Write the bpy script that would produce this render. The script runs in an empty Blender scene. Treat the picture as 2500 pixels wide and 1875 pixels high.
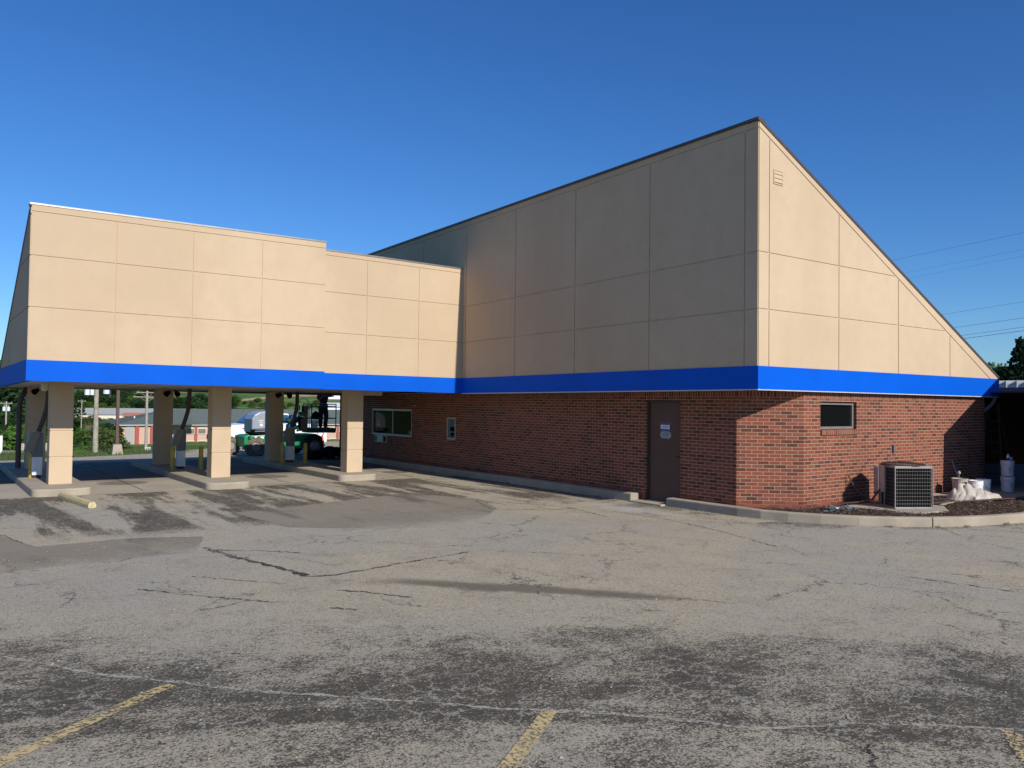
import bpy, bmesh, math, random
from mathutils import Vector, Matrix
random.seed(7)
S = bpy.context.scene
COL = S.collection
# ------------------------------------------------------------------ camera
cam_d = bpy.data.cameras.new("camera"); cam = bpy.data.objects.new("camera", cam_d); COL.objects.link(cam)
cam_d.sensor_width = 36; cam_d.lens = 28.43; cam_d.clip_end = 5000; cam_d.clip_start = 0.1
CAM = Vector((-12.66, -9.474, 2.15))
yaw, pit, rol = 0.6333, 0.0250, 0.0121
Fv = Vector((math.sin(yaw)*math.cos(pit), math.cos(yaw)*math.cos(pit), math.sin(pit)))
Rv = Vector((math.cos(yaw), -math.sin(yaw), 0)); Uv = Rv.cross(Fv)
R2 = Rv*math.cos(rol)+Uv*math.sin(rol); U2 = Uv*math.cos(rol)-Rv*math.sin(rol)
M = Matrix((R2, U2, -Fv)).transposed().to_4x4(); M.translation = CAM
cam.matrix_world = M
S.camera = cam
S.render.resolution_x = 1024; S.render.resolution_y = 768
# ------------------------------------------------------------------ sky, sun, exposure
SUN = Vector((-0.025, 1.0, -0.59)).normalized()          # direction the light travels
elev = math.asin(-SUN.z)
w = bpy.data.worlds.new("World"); S.world = w; w.use_nodes = True
nt = w.node_tree; bg = nt.nodes['Background']
sky = nt.nodes.new('ShaderNodeTexSky'); sky.sky_type = 'NISHITA'; sky.sun_disc = False
sky.sun_elevation = elev
sky.sun_rotation = math.atan2(-SUN.x, -SUN.y)
sky.air_density = 1.0; sky.dust_density = 0.3; sky.ozone_density = 3.0; sky.altitude = 300
hs_ = nt.nodes.new('ShaderNodeHueSaturation'); hs_.inputs['Saturation'].default_value = 1.2; hs_.inputs['Value'].default_value = 1.05
tn_ = nt.nodes.new('ShaderNodeMix'); tn_.data_type = 'RGBA'; tn_.blend_type = 'MULTIPLY'; tn_.inputs[0].default_value = 1; tn_.inputs[7].default_value = (.84, 1.21, 1.68, 1)
nt.links.new(sky.outputs[0], hs_.inputs['Color']); nt.links.new(hs_.outputs[0], tn_.inputs[6]); nt.links.new(tn_.outputs[2], bg.inputs[0]); bg.inputs[1].default_value = 0.069
sd = bpy.data.lights.new("sun", 'SUN'); sd.energy = 4.9; sd.angle = math.radians(0.5); sd.color = (1.0, 0.96, 0.88)
so = bpy.data.objects.new("sun", sd); COL.objects.link(so)
so.rotation_euler = SUN.to_track_quat('-Z', 'Y').to_euler()
S.view_settings.view_transform = 'Standard'; S.view_settings.look = 'None'
S.view_settings.gamma = 1; S.view_settings.exposure = 0.0
# ------------------------------------------------------------------ materials
def srgb(r, g, b):
    f = lambda c: (c/255/12.92) if c/255 <= .04045 else ((c/255+.055)/1.055)**2.4
    return (f(r), f(g), f(b), 1)
class NT:
    def __init__(s, name):
        s.m = bpy.data.materials.new(name); s.m.use_nodes = True; s.t = s.m.node_tree
        s.b = s.t.nodes['Principled BSDF']; s.n = s.t.nodes; s.l = s.t.links; s._c = None
    def add(s, typ, **k):
        n = s.n.new('ShaderNode'+typ)
        for a, v in k.items():
            if a.startswith('i_'):
                n.inputs[int(a[2:]) if a[2:].isdigit() else a[2:].replace('_', ' ')].default_value = v
            else: setattr(n, a, v)
        return n
    def link(s, a, b): s.l.new(a, b)
    def obj(s):
        if not s._c: s._c = s.add('TexCoord')
        return s._c.outputs['Object']
    def uv(s):
        if not s._c: s._c = s.add('TexCoord')
        return s._c.outputs['UV']
    def mapping(s, v, scale=(1, 1, 1), rot=(0, 0, 0), loc=(0, 0, 0)):
        n = s.add('Mapping'); n.inputs['Scale'].default_value = scale; n.inputs['Rotation'].default_value = rot
        n.inputs['Location'].default_value = loc; s.link(v, n.inputs[0]); return n.outputs[0]
    def noise(s, v, scale, detail=3, rough=.55, out=0):
        n = s.add('TexNoise'); n.inputs['Scale'].default_value = scale; n.inputs['Detail'].default_value = detail
        n.inputs['Roughness'].default_value = rough; s.link(v, n.inputs['Vector']); return n.outputs[out]
    def math(s, op, a, b=None, c=None, clamp=False):
        n = s.add('Math', operation=op, use_clamp=clamp)
        for i, x in enumerate((a, b, c)):
            if x is None: continue
            if hasattr(x, 'links'): s.link(x, n.inputs[i])
            else: n.inputs[i].default_value = x
        return n.outputs[0]
    def rng(s, v, a, b, c=0., d=1., smooth=True):
        n = s.add('MapRange'); n.interpolation_type = 'SMOOTHSTEP' if smooth else 'LINEAR'
        for i, x in enumerate((a, b, c, d)): n.inputs[i+1].default_value = x
        s.link(v, n.inputs[0]); return n.outputs[0]
    def mix(s, f, a, b, mode='MIX'):
        n = s.add('Mix', data_type='RGBA', blend_type=mode, clamp_factor=True)
        for i, x in ((0, f), (6, a), (7, b)):
            if hasattr(x, 'links'): s.link(x, n.inputs[i])
            else: n.inputs[i].default_value = x
        return n.outputs[2]
    def ramp(s, v, stops):
        n = s.add('ValToRGB'); e = n.color_ramp.elements
        while len(e) < len(stops): e.new(.5)
        for i, (p, c) in enumerate(stops): e[i].position = p; e[i].color = c
        s.link(v, n.inputs[0]); return n.outputs[0]
    def dot(s, v, vec):
        n = s.add('VectorMath', operation='DOT_PRODUCT'); s.link(v, n.inputs[0]); n.inputs[1].default_value = vec
        return n.outputs['Value']
    def bump(s, h, strength=.3, dist=.01):
        n = s.add('Bump'); n.inputs['Strength'].default_value = strength; n.inputs['Distance'].default_value = dist
        s.link(h, n.inputs['Height']); s.link(n.outputs[0], s.b.inputs['Normal'])
    def out(s, col=None, rough=.6, metal=0, spec=.4):
        if col is not None:
            if hasattr(col, 'links'): s.link(col, s.b.inputs['Base Color'])
            else: s.b.inputs['Base Color'].default_value = col
        if hasattr(rough, 'links'): s.link(rough, s.b.inputs['Roughness'])
        else: s.b.inputs['Roughness'].default_value = rough
        s.b.inputs['Metallic'].default_value = metal; s.b.inputs['Specular IOR Level'].default_value = spec
        return s.m
def plain(name, c, rough=.6, metal=0, spec=.4, var=.12, scale=6, bump=0, bscale=60):
    t = NT(name); v = t.obj(); n = t.noise(v, scale, 5)
    k = t.rng(n, .3, .7, 1-var, 1+var, False)
    cc = t.add('Combine'+'XYZ'); [t.link(k, cc.inputs[i]) for i in range(3)]
    col = t.mix(1.0, c, cc.outputs[0], 'MULTIPLY')
    if bump: t.bump(t.noise(v, bscale, 4), bump, .005)
    return t.out(col, rough, metal, spec)

def stucco():
    t = NT('stucco'); v = t.obj()
    a = t.noise(v, .35, 4, .6); b = t.noise(v, 3.0, 5, .65)
    st = t.noise(t.mapping(v, (2.5, 2.5, .25)), 1.0, 4, .6)
    base = t.mix(t.rng(a, .35, .65), (.565, .428, .288, 1), (.515, .385, .255, 1))
    base = t.mix(t.rng(b, .4, .75, 0, .35), base, (.475, .355, .235, 1))
    base = t.mix(t.rng(st, .5, .8, 0, .25), base, (.43, .34, .225, 1))
    t.bump(t.noise(v, 160, 3, .6), .35, .003)
    return t.out(base, .92, 0, .2)
def brick(name='brick', soldier=False, bw=.226, rh=.0717, lift=0.):
    t = NT(name); uv = t.uv()
    sx = t.add('SeparateXYZ'); t.link(uv, sx.inputs[0]); u, v = sx.outputs[0], sx.outputs[1]
    row = t.math('FLOOR', t.math('DIVIDE', v, rh))
    off = t.math('MULTIPLY', t.math('MODULO', t.math('ABSOLUTE', row), 2.0), .5 if not soldier else 0)
    uu = t.math('ADD', t.math('DIVIDE', u, bw), off)
    colm = t.math('FLOOR', uu)
    fu = t.math('SUBTRACT', uu, colm); fv = t.math('SUBTRACT', t.math('DIVIDE', v, rh), row)
    mu, mv = .010/bw/2*1.0, .010/rh/2*1.0
    wob = t.noise(t.mapping(uv, (1, 1, 1)), 30, 3)
    wob = t.math('MULTIPLY', t.math('SUBTRACT', wob, .5), .06)
    eu = t.math('SUBTRACT', .5, t.math('ABSOLUTE', t.math('SUBTRACT', fu, .5)))   # distance to edge in brick units
    ev = t.math('SUBTRACT', .5, t.math('ABSOLUTE', t.math('SUBTRACT', fv, .5)))
    au = t.rng(t.math('ADD', eu, t.math('MULTIPLY', wob, .4)), mu, mu*1.5); av = t.rng(t.math('ADD', ev, wob), mv, mv*1.4)
    mask = t.math('MULTIPLY', au, av)                    # 1 = brick
    cx = t.add('CombineXYZ'); t.link(colm, cx.inputs[0]); t.link(row, cx.inputs[1])
    wn = t.add('TexWhiteNoise', noise_dimensions='2D'); t.link(cx.outputs[0], wn.inputs['Vector'])
    wn2 = t.add('TexWhiteNoise', noise_dimensions='3D'); cx2 = t.add('CombineXYZ'); t.link(colm, cx2.inputs[0]); t.link(row, cx2.inputs[1]); cx2.inputs[2].default_value = 5.5
    t.link(cx2.outputs[0], wn2.inputs['Vector'])
    body = t.ramp(wn.outputs['Value'], [(0, (.060, .019, .016, 1)), (.14, (.10, .028, .020, 1)), (.3, (.175, .045, .027, 1)), (.6, (.225, .058, .032, 1)), (1, (.265, .074, .040, 1))])
    fine = t.noise(uv, 14, 6, .7)
    body = t.mix(t.rng(fine, .35, .7, 0, .5), body, (.17, .055, .036, 1))
    grain = t.noise(uv, 120, 2, .5); body = t.mix(t.rng(grain, .45, .7, 0, .3), body, (.36, .14, .085, 1))
    mort = t.mix(t.noise(uv, 5, 5), (.32, .235, .16, 1), (.42, .32, .225, 1))
    # damp brick-red staining near the foot of the wall
    if not soldier:
        zz = t.math('ADD', v, t.math('MULTIPLY', t.noise(uv, 2.2, 4), .25))
        mort = t.mix(t.rng(zz, .42, .30, 0, .85), mort, (.20, .07, .045, 1))
    col = t.mix(mask, mort, body)
    big = t.noise(uv, .55, 4, .6); col = t.mix(t.rng(big, .52, .75, 0, .35), col, (.09, .045, .035, 1)); col = t.mix(t.rng(t.noise(t.mapping(uv, (1, .5, 1)), 1.3, 4, .6), .66, .78, 0, .10), col, (.42, .36, .30, 1))
    hb = t.math('ADD', t.math('MULTIPLY', mask, 1.0), t.math('MULTIPLY', grain, .25))
    t.bump(hb, .7, .008)
    return t.out(col, .88, 0, .25)
def concrete(name, c=(.36, .31, .25, 1), c2=(.25, .215, .175, 1), stain=.5, sc=.8):
    t = NT(name); v = t.obj()
    a = t.noise(v, sc, 6, .65); b = t.noise(v, 14, 5, .7); g = t.noise(v, 140, 2)
    col = t.mix(t.rng(a, .35, .7, 0, stain), c, c2)
    col = t.mix(t.rng(b, .5, .8, 0, .35), col, c2)
    col = t.mix(t.rng(g, .45, .75, 0, .3), col, (.5, .46, .4, 1))
    t.bump(t.math('ADD', b, t.math('MULTIPLY', g, .5)), .35, .006)
    return t.out(col, .9, 0, .2)
def asphalt():
    t = NT('asphalt'); v = t.obj()
    fx, fy = math.sin(yaw), math.cos(yaw)
    base0 = t.noise(v, .22, 5, .6); base1 = t.noise(v, 1.3, 5, .65)
    stone = t.noise(v, 75, 2, .7); stone2 = t.noise(v, 210, 2, .6)
    lt = t.mix(t.rng(base0, .35, .65), (.465, .375, .238, 1), (.385, .325, .222, 1))
    lt = t.mix(t.rng(base1, .42, .72, 0, .45), lt, (.335, .258, .165, 1))
    blotch = t.noise(v, .11, 4, .7); lt = t.mix(t.rng(blotch, .45, .62, 0, .5), lt, (.335, .315, .275, 1))
    vo = t.add('TexVoronoi'); vo.inputs['Scale'].default_value = 85; t.link(v, vo.inputs['Vector'])
    sp = t.add('SeparateColor'); t.link(vo.outputs['Color'], sp.inputs[0])
    lt = t.mix(t.rng(sp.outputs[0], .0, 1., 0, .5, False), lt, (.47, .43, .37, 1))
    lt = t.mix(t.rng(sp.outputs[1], .80, .9, 0, .7), lt, (.12, .105, .09, 1))
    lt = t.mix(t.rng(stone, .58, .72, 0, .6), lt, (.13, .115, .10, 1))
    lt = t.mix(t.rng(stone2, .6, .75, 0, .5), lt, (.55, .51, .45, 1))
    dk = t.mix(t.rng(stone2, .4, .75), (.024, .020, .016, 1), (.080, .066, .050, 1))
    # left-over sealer: how much of it is still there, by place on the lot
    y = t.dot(v, (0, 1, 0)); x = t.dot(v, (1, 0, 0))
    fd = t.dot(v, (fx, fy, 0))
    near = t.rng(t.math('ADD', fd, t.math('ADD', t.math('MULTIPLY', t.math('SUBTRACT', base0, .5), 9.0), t.math('MULTIPLY', t.math('SUBTRACT', base1, .5), 2.5))), -4.4, -8.9, 0, 1.1, False)
    swirl = t.noise(t.mapping(v, (.75, 1.15, 1), (0, 0, .9)), .75, 4, .6)
    swirl2 = t.noise(t.mapping(v, (.5, 2.2, 1), (0, 0, -.55)), .9, 4, .6)
    ar = t.add('VectorMath', operation='DISTANCE'); t.link(v, ar.inputs[0]); ar.inputs[1].default_value = (-15.5, -13.5, 0)
    cxa = t.add('CombineXYZ'); t.link(t.math('MULTIPLY', ar.outputs['Value'], 1.5), cxa.inputs[0]); t.link(t.math('MULTIPLY', base1, .8), cxa.inputs[1])
    arc = t.noise(cxa.outputs[0], 1.0, 3, .5)
    nearc = t.math('MULTIPLY', t.math('MULTIPLY', near, t.rng(arc, .38, .58, .74, 1.03)), t.rng(t.math('ADD', t.math('MULTIPLY', swirl, .6), t.math('MULTIPLY', swirl2, .4)), .38, .62, .70, 1.0))
    # lane wear in front of the islands, streaks run along the driving direction
    lane = t.noise(t.mapping(v, (1.25, .17, 1), (0, 0, .10)), 1.0, 5, .62)
    band = t.math('MULTIPLY', t.rng(t.math('ADD', y, t.math('MULTIPLY', base0, 3.)), 4.4, 7.0), t.rng(y, 11.2, 10.7))
    lanec = t.math('MULTIPLY', band, t.rng(lane, .36, .55, 0, .95))
    kerbc = t.math('MULTIPLY', t.rng(t.math('ABSOLUTE', t.math('ADD', x, t.math('MULTIPLY', base1, .5))), .55, .05), t.rng(y, -2.2, -.5, 0, .6))
    kr = t.add('VectorMath', operation='DISTANCE'); t.link(v, kr.inputs[0]); kr.inputs[1].default_value = (5.0, 3.3, 0)
    kerbr = t.math('MULTIPLY', t.rng(t.math('ADD', kr.outputs['Value'], base1), 7.6, 6.4, 0, .8), t.rng(t.noise(v, .6, 3), .4, .55))
    blot = t.math('MULTIPLY', t.rng(t.noise(v, .33, 4, .7), .58, .72), .4)
    backc = t.math('MULTIPLY', t.rng(y, 18.0, 18.3, 0, .9), t.rng(y, 22.5, 20.5, .3, 1))
    cov = t.math('MAXIMUM', t.math('MAXIMUM', t.math('MAXIMUM', t.math('MAXIMUM', nearc, t.rng(base1, .3, .7, .22, .50)), lanec), kerbr), t.math('MAXIMUM', t.math('MAXIMUM', kerbc, blot), backc))
    s1_ = t.noise(t.mapping(v, (1, 1.4, 1), (0, 0, .6)), 14, 5, .7); s2_ = t.noise(v, 48, 4, .75); s3_ = t.noise(v, 3.2, 4, .6)
    speck = t.math('ADD', t.math('ADD', t.math('MULTIPLY', s1_, .30), t.math('MULTIPLY', s2_, .55)), t.math('MULTIPLY', s3_, .15))
    thr = t.rng(cov, 0, 1, .665, .445, False)
    dm = t.rng(t.math('SUBTRACT', speck, thr), -.05, .045, 0, .88)
    brn = t.noise(v, .45, 3); lt = t.mix(t.rng(cov, .1, .9, 0, .25), lt, (.43, .385, .30, 1))
    col = t.mix(dm, lt, dk)
    vk = t.add('TexVoronoi', feature='DISTANCE_TO_EDGE'); vk.inputs['Scale'].default_value = .55
    wk = t.add('VectorMath', operation='ADD'); t.link(v, wk.inputs[0]); nk = t.noise(v, 1.6, 5, .7, 1); sk_ = t.add('VectorMath', operation='SCALE'); t.link(nk, sk_.inputs[0]); sk_.inputs['Scale'].default_value = .9
    t.link(sk_.outputs[0], wk.inputs[1]); t.link(wk.outputs[0], vk.inputs['Vector'])
    ck = t.math('MULTIPLY', t.rng(vk.outputs['Distance'], .011, .003), t.rng(t.noise(v, .7, 3), .47, .56))
    col = t.mix(t.math('MULTIPLY', ck, .8), col, (.07, .058, .047, 1))
    # fine net of worn craze lines in the sealed part
    vc = t.add('TexVoronoi', feature='DISTANCE_TO_EDGE'); vc.inputs['Scale'].default_value = 3.6
    wv = t.add('VectorMath', operation='ADD'); t.link(v, wv.inputs[0])
    nn = t.noise(v, 5, 4, .7, 1); sc = t.add('VectorMath', operation='SCALE'); t.link(nn, sc.inputs[0]); sc.inputs['Scale'].default_value = .35
    t.link(sc.outputs[0], wv.inputs[1]); t.link(wv.outputs[0], vc.inputs['Vector'])
    cr = t.math('MULTIPLY', t.rng(vc.outputs['Distance'], .035, .010), t.rng(t.noise(v, 1.1, 3), .42, .55))
    col = t.mix(t.math('MULTIPLY', cr, t.rng(near, .3, .8, 0, .9)), col, (.36, .32, .26, 1))
    # oil trail left by idling cars
    p0, p1 = Vector((-7.95, -.75)), Vector((-5.6, -3.4)); dd = (p1-p0); L = dd.length; dd /= L
    sx_ = t.math('DIVIDE', t.math('ADD', t.math('SUBTRACT', t.dot(v, (dd.x, dd.y, 0)), (p0.dot(dd)+L/2)), t.math('MULTIPLY', base1, .3)), L/2)
    nx = Vector((-dd.y, dd.x)); mid = (p0+p1)/2
    tn = t.math('ADD', t.math('SUBTRACT', t.dot(v, (nx.x, nx.y, 0)), mid.dot(nx)), t.math('MULTIPLY', t.math('SUBTRACT', base1, .5), .5))
    r2 = t.math('ADD', t.math('POWER', t.math('ABSOLUTE', sx_), 4.0), t.math('POWER', t.math('ABSOLUTE', t.math('DIVIDE', tn, .20)), 2.0))
    oil = t.math('MULTIPLY', t.rng(r2, 1.7, .1), .72)
    col = t.mix(oil, col, (.10, .078, .058, 1))
    # pale wash near the door
    pd = t.add('VectorMath', operation='DISTANCE'); mp = t.mapping(v, (1.5, .55, 1)); t.link(mp, pd.inputs[0]); pd.inputs[1].default_value = (-1.0, 1.45, 0)
    col = t.mix(t.rng(pd.outputs['Value'], 1.0, .1, 0, .4), col, (.46, .46, .47, 1))
    t.bump(t.math('ADD', stone, t.math('MULTIPLY', stone2, .6)), .6, .012)
    return t.out(col, .93, 0, .2)
def patch_mat():
    t = NT('asphalt_patch'); v = t.obj(); a = t.noise(v, .5, 5, .65); lane = t.noise(t.mapping(v, (1.1, .3, 1), (0, 0, -.2)), 1.2, 5, .6)
    s = t.noise(v, 110, 3, .7)
    col = t.mix(a, (.285, .245, .19, 1), (.335, .285, .215, 1)); col = t.mix(t.rng(lane, .5, .68, 0, .7), col, (.09, .083, .078, 1))
    col = t.mix(t.rng(s, .5, .7, 0, .45), col, (.1, .09, .085, 1)); col = t.mix(t.rng(t.noise(v, 230, 2), .6, .7, 0, .5), col, (.36, .33, .3, 1))
    t.bump(s, .4, .008); t.out(col, .93, 0, .2)
    y = t.dot(v, (-.12, 1, 0)); al = t.rng(t.math('ADD', y, t.math('MULTIPLY', t.math('SUBTRACT', t.noise(v, 1.2, 5, .7), .5), 2.2)), 3.0, 5.6, .0, .8)
    tr = t.add('BsdfTransparent'); mx = t.add('MixShader'); o = t.n['Material Output']
    t.link(al, mx.inputs[0]); t.link(tr.outputs[0], mx.inputs[1]); t.link(t.b.outputs[0], mx.inputs[2]); t.link(mx.outputs[0], o.inputs[0])
    return t.m
def worn(name, c, keep=.5, sc=28):
    t = NT(name); v = t.obj(); a = t.noise(v, sc, 6, .75); b = t.noise(v, 2.2, 4)
    m = t.rng(t.math('ADD', a, t.math('MULTIPLY', t.math('SUBTRACT', b, .5), .35)), keep-.04, keep+.05)
    col = t.mix(t.noise(v, 9, 4), c, tuple(x*.72 for x in c[:3])+(1,))
    t.out(col, .85, 0, .2)
    tr = t.add('BsdfTransparent'); mx = t.add('MixShader'); o = t.n['Material Output']
    t.link(m, mx.inputs[0]); t.link(t.b.outputs[0], mx.inputs[1]); t.link(tr.outputs[0], mx.inputs[2]); t.link(mx.outputs[0], o.inputs[0])
    return t.m
def foliage(name, a, b, c):
    t = NT(name); v = t.obj(); n = t.noise(v, .35, 3); n2 = t.noise(v, 2.2, 3)
    oi = t.add('ObjectInfo'); col = t.mix(t.rng(n, .35, .65), a, b); col = t.mix(t.rng(n2, .4, .7, 0, .6), col, c)
    hs = t.add('HueSaturation'); t.link(col, hs.inputs['Color']); t.link(t.rng(oi.outputs['Random'], 0, 1, .7, 1.3, False), hs.inputs['Value'])
    t.b.inputs['Transmission Weight'].default_value = 0
    t.out(hs.outputs[0], .75, 0, .15)
    tl = t.add('BsdfTranslucent'); t.link(hs.outputs[0], tl.inputs[0]); mx = t.add('MixShader', i_0=.3); o = t.n['Material Output']
    t.link(t.b.outputs[0], mx.inputs[1]); t.link(tl.outputs[0], mx.inputs[2]); t.link(mx.outputs[0], o.inputs[0])
    return t.m
def terrain_mat():
    t = NT('grassland'); v = t.obj()
    a = t.noise(v, .012, 5, .6); b = t.noise(v, .09, 5, .7); c = t.noise(v, 3, 5, .7)
    col = t.mix(t.rng(a, .4, .6), (.060, .125, .030, 1), (.105, .175, .042, 1))
    col = t.mix(t.rng(b, .5, .68, 0, .55), col, (.05, .10, .028, 1))
    st = t.noise(t.mapping(v, (.3, 4.5, 1), (0, 0, .1)), .012, 4, .5)
    col = t.mix(t.rng(st, .52, .60, 0, .5), col, (.21, .24, .075, 1))
    y = t.dot(v, (0, 1, 0))
    near = t.rng(y, 60, 35)
    col = t.mix(t.math('MULTIPLY', near, .7), col, (.095, .14, .045, 1))
    col = t.mix(t.rng(c, .45, .7, 0, .5), col, (.045, .07, .02, 1))
    dirt = t.math('MULTIPLY', t.rng(t.noise(v, .02, 4), .60, .66), .6)
    col = t.mix(dirt, col, (.32, .24, .12, 1))
    t.bump(c, .5, .05); return t.out(col, .95, 0, .1)
def glass(name='window_glass', c=(.012, .014, .015, 1), rough=.04):
    t = NT(name); v = t.obj(); t.bump(t.noise(v, 1.5, 2), .02, .02)
    return t.out(c, rough, 0, .6)
def sign_text_mat(name, base, ink, lines, sc):
    return plain(name, base, .5)
M_ = {}
M_['stucco'] = stucco(); M_['brick'] = brick(); M_['rowlock'] = brick('rowlock_brick', True, .0677, .2)
M_['blue'] = plain('blue_metal', (.0004, .094, .56, 1), .6, 0, .10, .07, 1.0)
M_['coping_dark'] = plain('coping_dark', (.10, .075, .065, 1), .45, .3); M_['coping_lt'] = plain('coping_light', (.42, .38, .33, 1), .32, .8)
M_['trim'] = plain('trim_white', (.55, .53, .50, 1), .5); M_['soffit'] = plain('soffit_panel', (.50, .46, .40, 1), .6)
M_['groove'] = plain('soffit_gap', (.09, .08, .07, 1), .8)
M_['roof'] = plain('roof_membrane', (.09, .085, .08, 1), .9)
M_['door'] = plain('door_brown', (.098, .054, .042, 1), .6, 0, .4, .08, 3); M_['door_frame'] = plain('door_frame_brown', (.055, .036, .032, 1), .5)
M_['alu'] = plain('aluminium', (.42, .40, .37, 1), .4, .5); M_['alu_lt'] = plain('aluminium_light', (.24, .215, .185, 1), .45, .2)
M_['glass'] = glass(c=(.006, .007, .007, 1)); M_['glass'].node_tree.nodes['Principled BSDF'].inputs['Specular IOR Level'].default_value = .10; M_['conc'] = concrete('concrete', (.41, .35, .27, 1), (.28, .24, .19, 1), .7); M_['kerb'] = concrete('kerb_concrete', (.385, .325, .245, 1), (.25, .205, .155, 1), .6, 1.5)
M_['asphalt'] = asphalt(); M_['patch'] = patch_mat(); M_['crack'] = worn('crack_filler', (.06, .053, .046, 1), .50, 38)
M_['crack_lt'] = worn('worn_crack', (.44, .40, .33, 1), .52, 30); M_['yellow_line'] = worn('yellow_line_paint', (.62, .475, .235, 1), .505, 30)
M_['yellow'] = plain('yellow_paint', (.42, .32, .05, 1), .55, 0, .4, .25, 12); M_['terrain'] = terrain_mat()
M_['black'] = plain('black_plastic', (.006, .006, .007, 1), .9, 0, .05); M_['rubber'] = plain('rubber', (.028, .026, .024, 1), .85)
M_['dusty'] = plain('dusty_rubber', (.16, .135, .10, 1), .9, 0, .2, .3, 9)
M_['brown_tube'] = plain('brown_tube', (.075, .042, .034, 1), .5); M_['grey_box'] = plain('grey_cabinet', (.13, .14, .155, 1), .5)
M_['taupe_box'] = plain('taupe_cover', (.19, .18, .155, 1), .5); M_['white_box'] = plain('white_cabinet', (.66, .68, .72, 1), .45)
M_['white'] = plain('white_paint', (.80, .80, .80, 1), .35, 0, .5, .04); M_['rust'] = plain('rusty_steel', (.085, .040, .032, 1), .8, .2, .3, .4, 14)
M_['hvac'] = plain('hvac_wire', (.30, .275, .25, 1), .5, .2); M_['hvac_panel'] = plain('hvac_panel', (.48, .41, .38, 1), .5)
M_['coil'] = plain('coil_black', (.006, .006, .006, 1), .9, 0, .05, .35, 5)
M_['mulch'] = plain('mulch_soil', (.075, .046, .032, 1), .98, 0, .1, .45, 25, .8, 90)
M_['green'] = plain('green_machine', (.006, .23, .085, 1), .4, 0, .5, .08); M_['green_dk'] = plain('dark_green_steel', (.006, .062, .035, 1), .5)
M_['hood'] = plain('grey_hood', (.30, .33, .39, 1), .35, 0, .5, .05); M_['navy'] = plain('navy_cover', (.03, .08, .22, 1), .5)
M_['wood_pole'] = plain('weathered_pole', (.34, .31, .25, 1), .9, 0, .2, .3, 7); M_['brown_steel'] = plain('brown_steel', (.11, .062, .052, 1), .5)
M_['bark'] = plain('bark', (.10, .075, .05, 1), .95)
M_['cloth'] = plain('canvas_cloth', (.47, .42, .36, 1), .95, 0, .1, .12, 8, .3, 200); M_['bucket'] = plain('white_bucket', (.72, .72, .73, 1), .4)
M_['ink'] = plain('dark_print', (.03, .05, .12, 1), .5); M_['ink_red'] = plain('red_print', (.35, .12, .12, 1), .5)
M_['sign_blue'] = plain('blue_print', (.025, .018, .27, 1), .5); M_['sign_white'] = plain('white_sign', (.72, .72, .78, 1), .5)
M_['sign_grey'] = plain('grey_sign', (.30, .34, .35, 1), .5)
M_['leaf_a'] = foliage('leaf_bright', (.075, .155, .028, 1), (.12, .22, .040, 1), (.05, .10, .02, 1))
M_['leaf_b'] = foliage('leaf_dark', (.028, .062, .020, 1), (.045, .090, .026, 1), (.020, .040, .014, 1))
M_['leaf_c'] = foliage('leaf_olive', (.095, .130, .035, 1), (.12, .14, .05, 1), (.06, .09, .028, 1))
M_['pine'] = foliage('needles', (.014, .036, .018, 1), (.022, .050, .024, 1), (.010, .024, .012, 1))
M_['pink'] = plain('pink_wall', (.55, .36, .27, 1), .9); M_['redp'] = plain('red_pilaster', (.36, .095, .07, 1), .85)
M_['hroof'] = plain('green_grey_shingles', (.105, .125, .115, 1), .9, 0, .2, .15, 1.5); M_['hglass'] = glass('far_glass', (.10, .11, .12, 1), .15)
M_['red_roof'] = plain('red_metal_roof', (.36, .10, .09, 1), .6); M_['grey_roof'] = plain('pale_grey_roof', (.36, .35, .33, 1), .8)
M_['cream'] = plain('cream_wall', (.66, .60, .48, 1), .8); M_['brown_roof'] = plain('brown_roof', (.13, .09, .08, 1), .9)
M_['rust_roof'] = plain('orange_red_roof', (.42, .16, .10, 1), .8)
M_['cone'] = plain('red_cone', (.55, .06, .03, 1), .5); M_['bluep'] = plain('blue_post', (.08, .22, .42, 1), .5)
M_['skin'] = plain('dark_skin', (.16, .08, .05, 1), .6); M_['work'] = plain('paint_stained_trousers', (.028, .024, .024, 1), .9, 0, .2, .5, 18)
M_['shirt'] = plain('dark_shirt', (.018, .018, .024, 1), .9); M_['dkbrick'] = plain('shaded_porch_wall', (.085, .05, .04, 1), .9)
M_['ladder'] = plain('fiberglass_orange', (.12, .055, .032, 1), .8); M_['slate'] = plain('grey_knee_wall', (.17, .20, .24, 1), .8)
M_['tile'] = plain('white_metal_edge', (.78, .79, .78, 1), .35, .1); M_['gutter'] = plain('gutter_blue_grey', (.17, .18, .24, 1), .5)
M_['car_blue'] = plain('blue_car_paint', (.03, .06, .20, 1), .2, .3); M_['car_red'] = plain('maroon_car_paint', (.22, .02, .025, 1), .2, .3); M_['car_silver'] = plain('silver_car_paint', (.45, .47, .5, 1), .25, .5)
M_['screen'] = glass('blue_windscreen', (.03, .09, .28, 1), .1)
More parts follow.
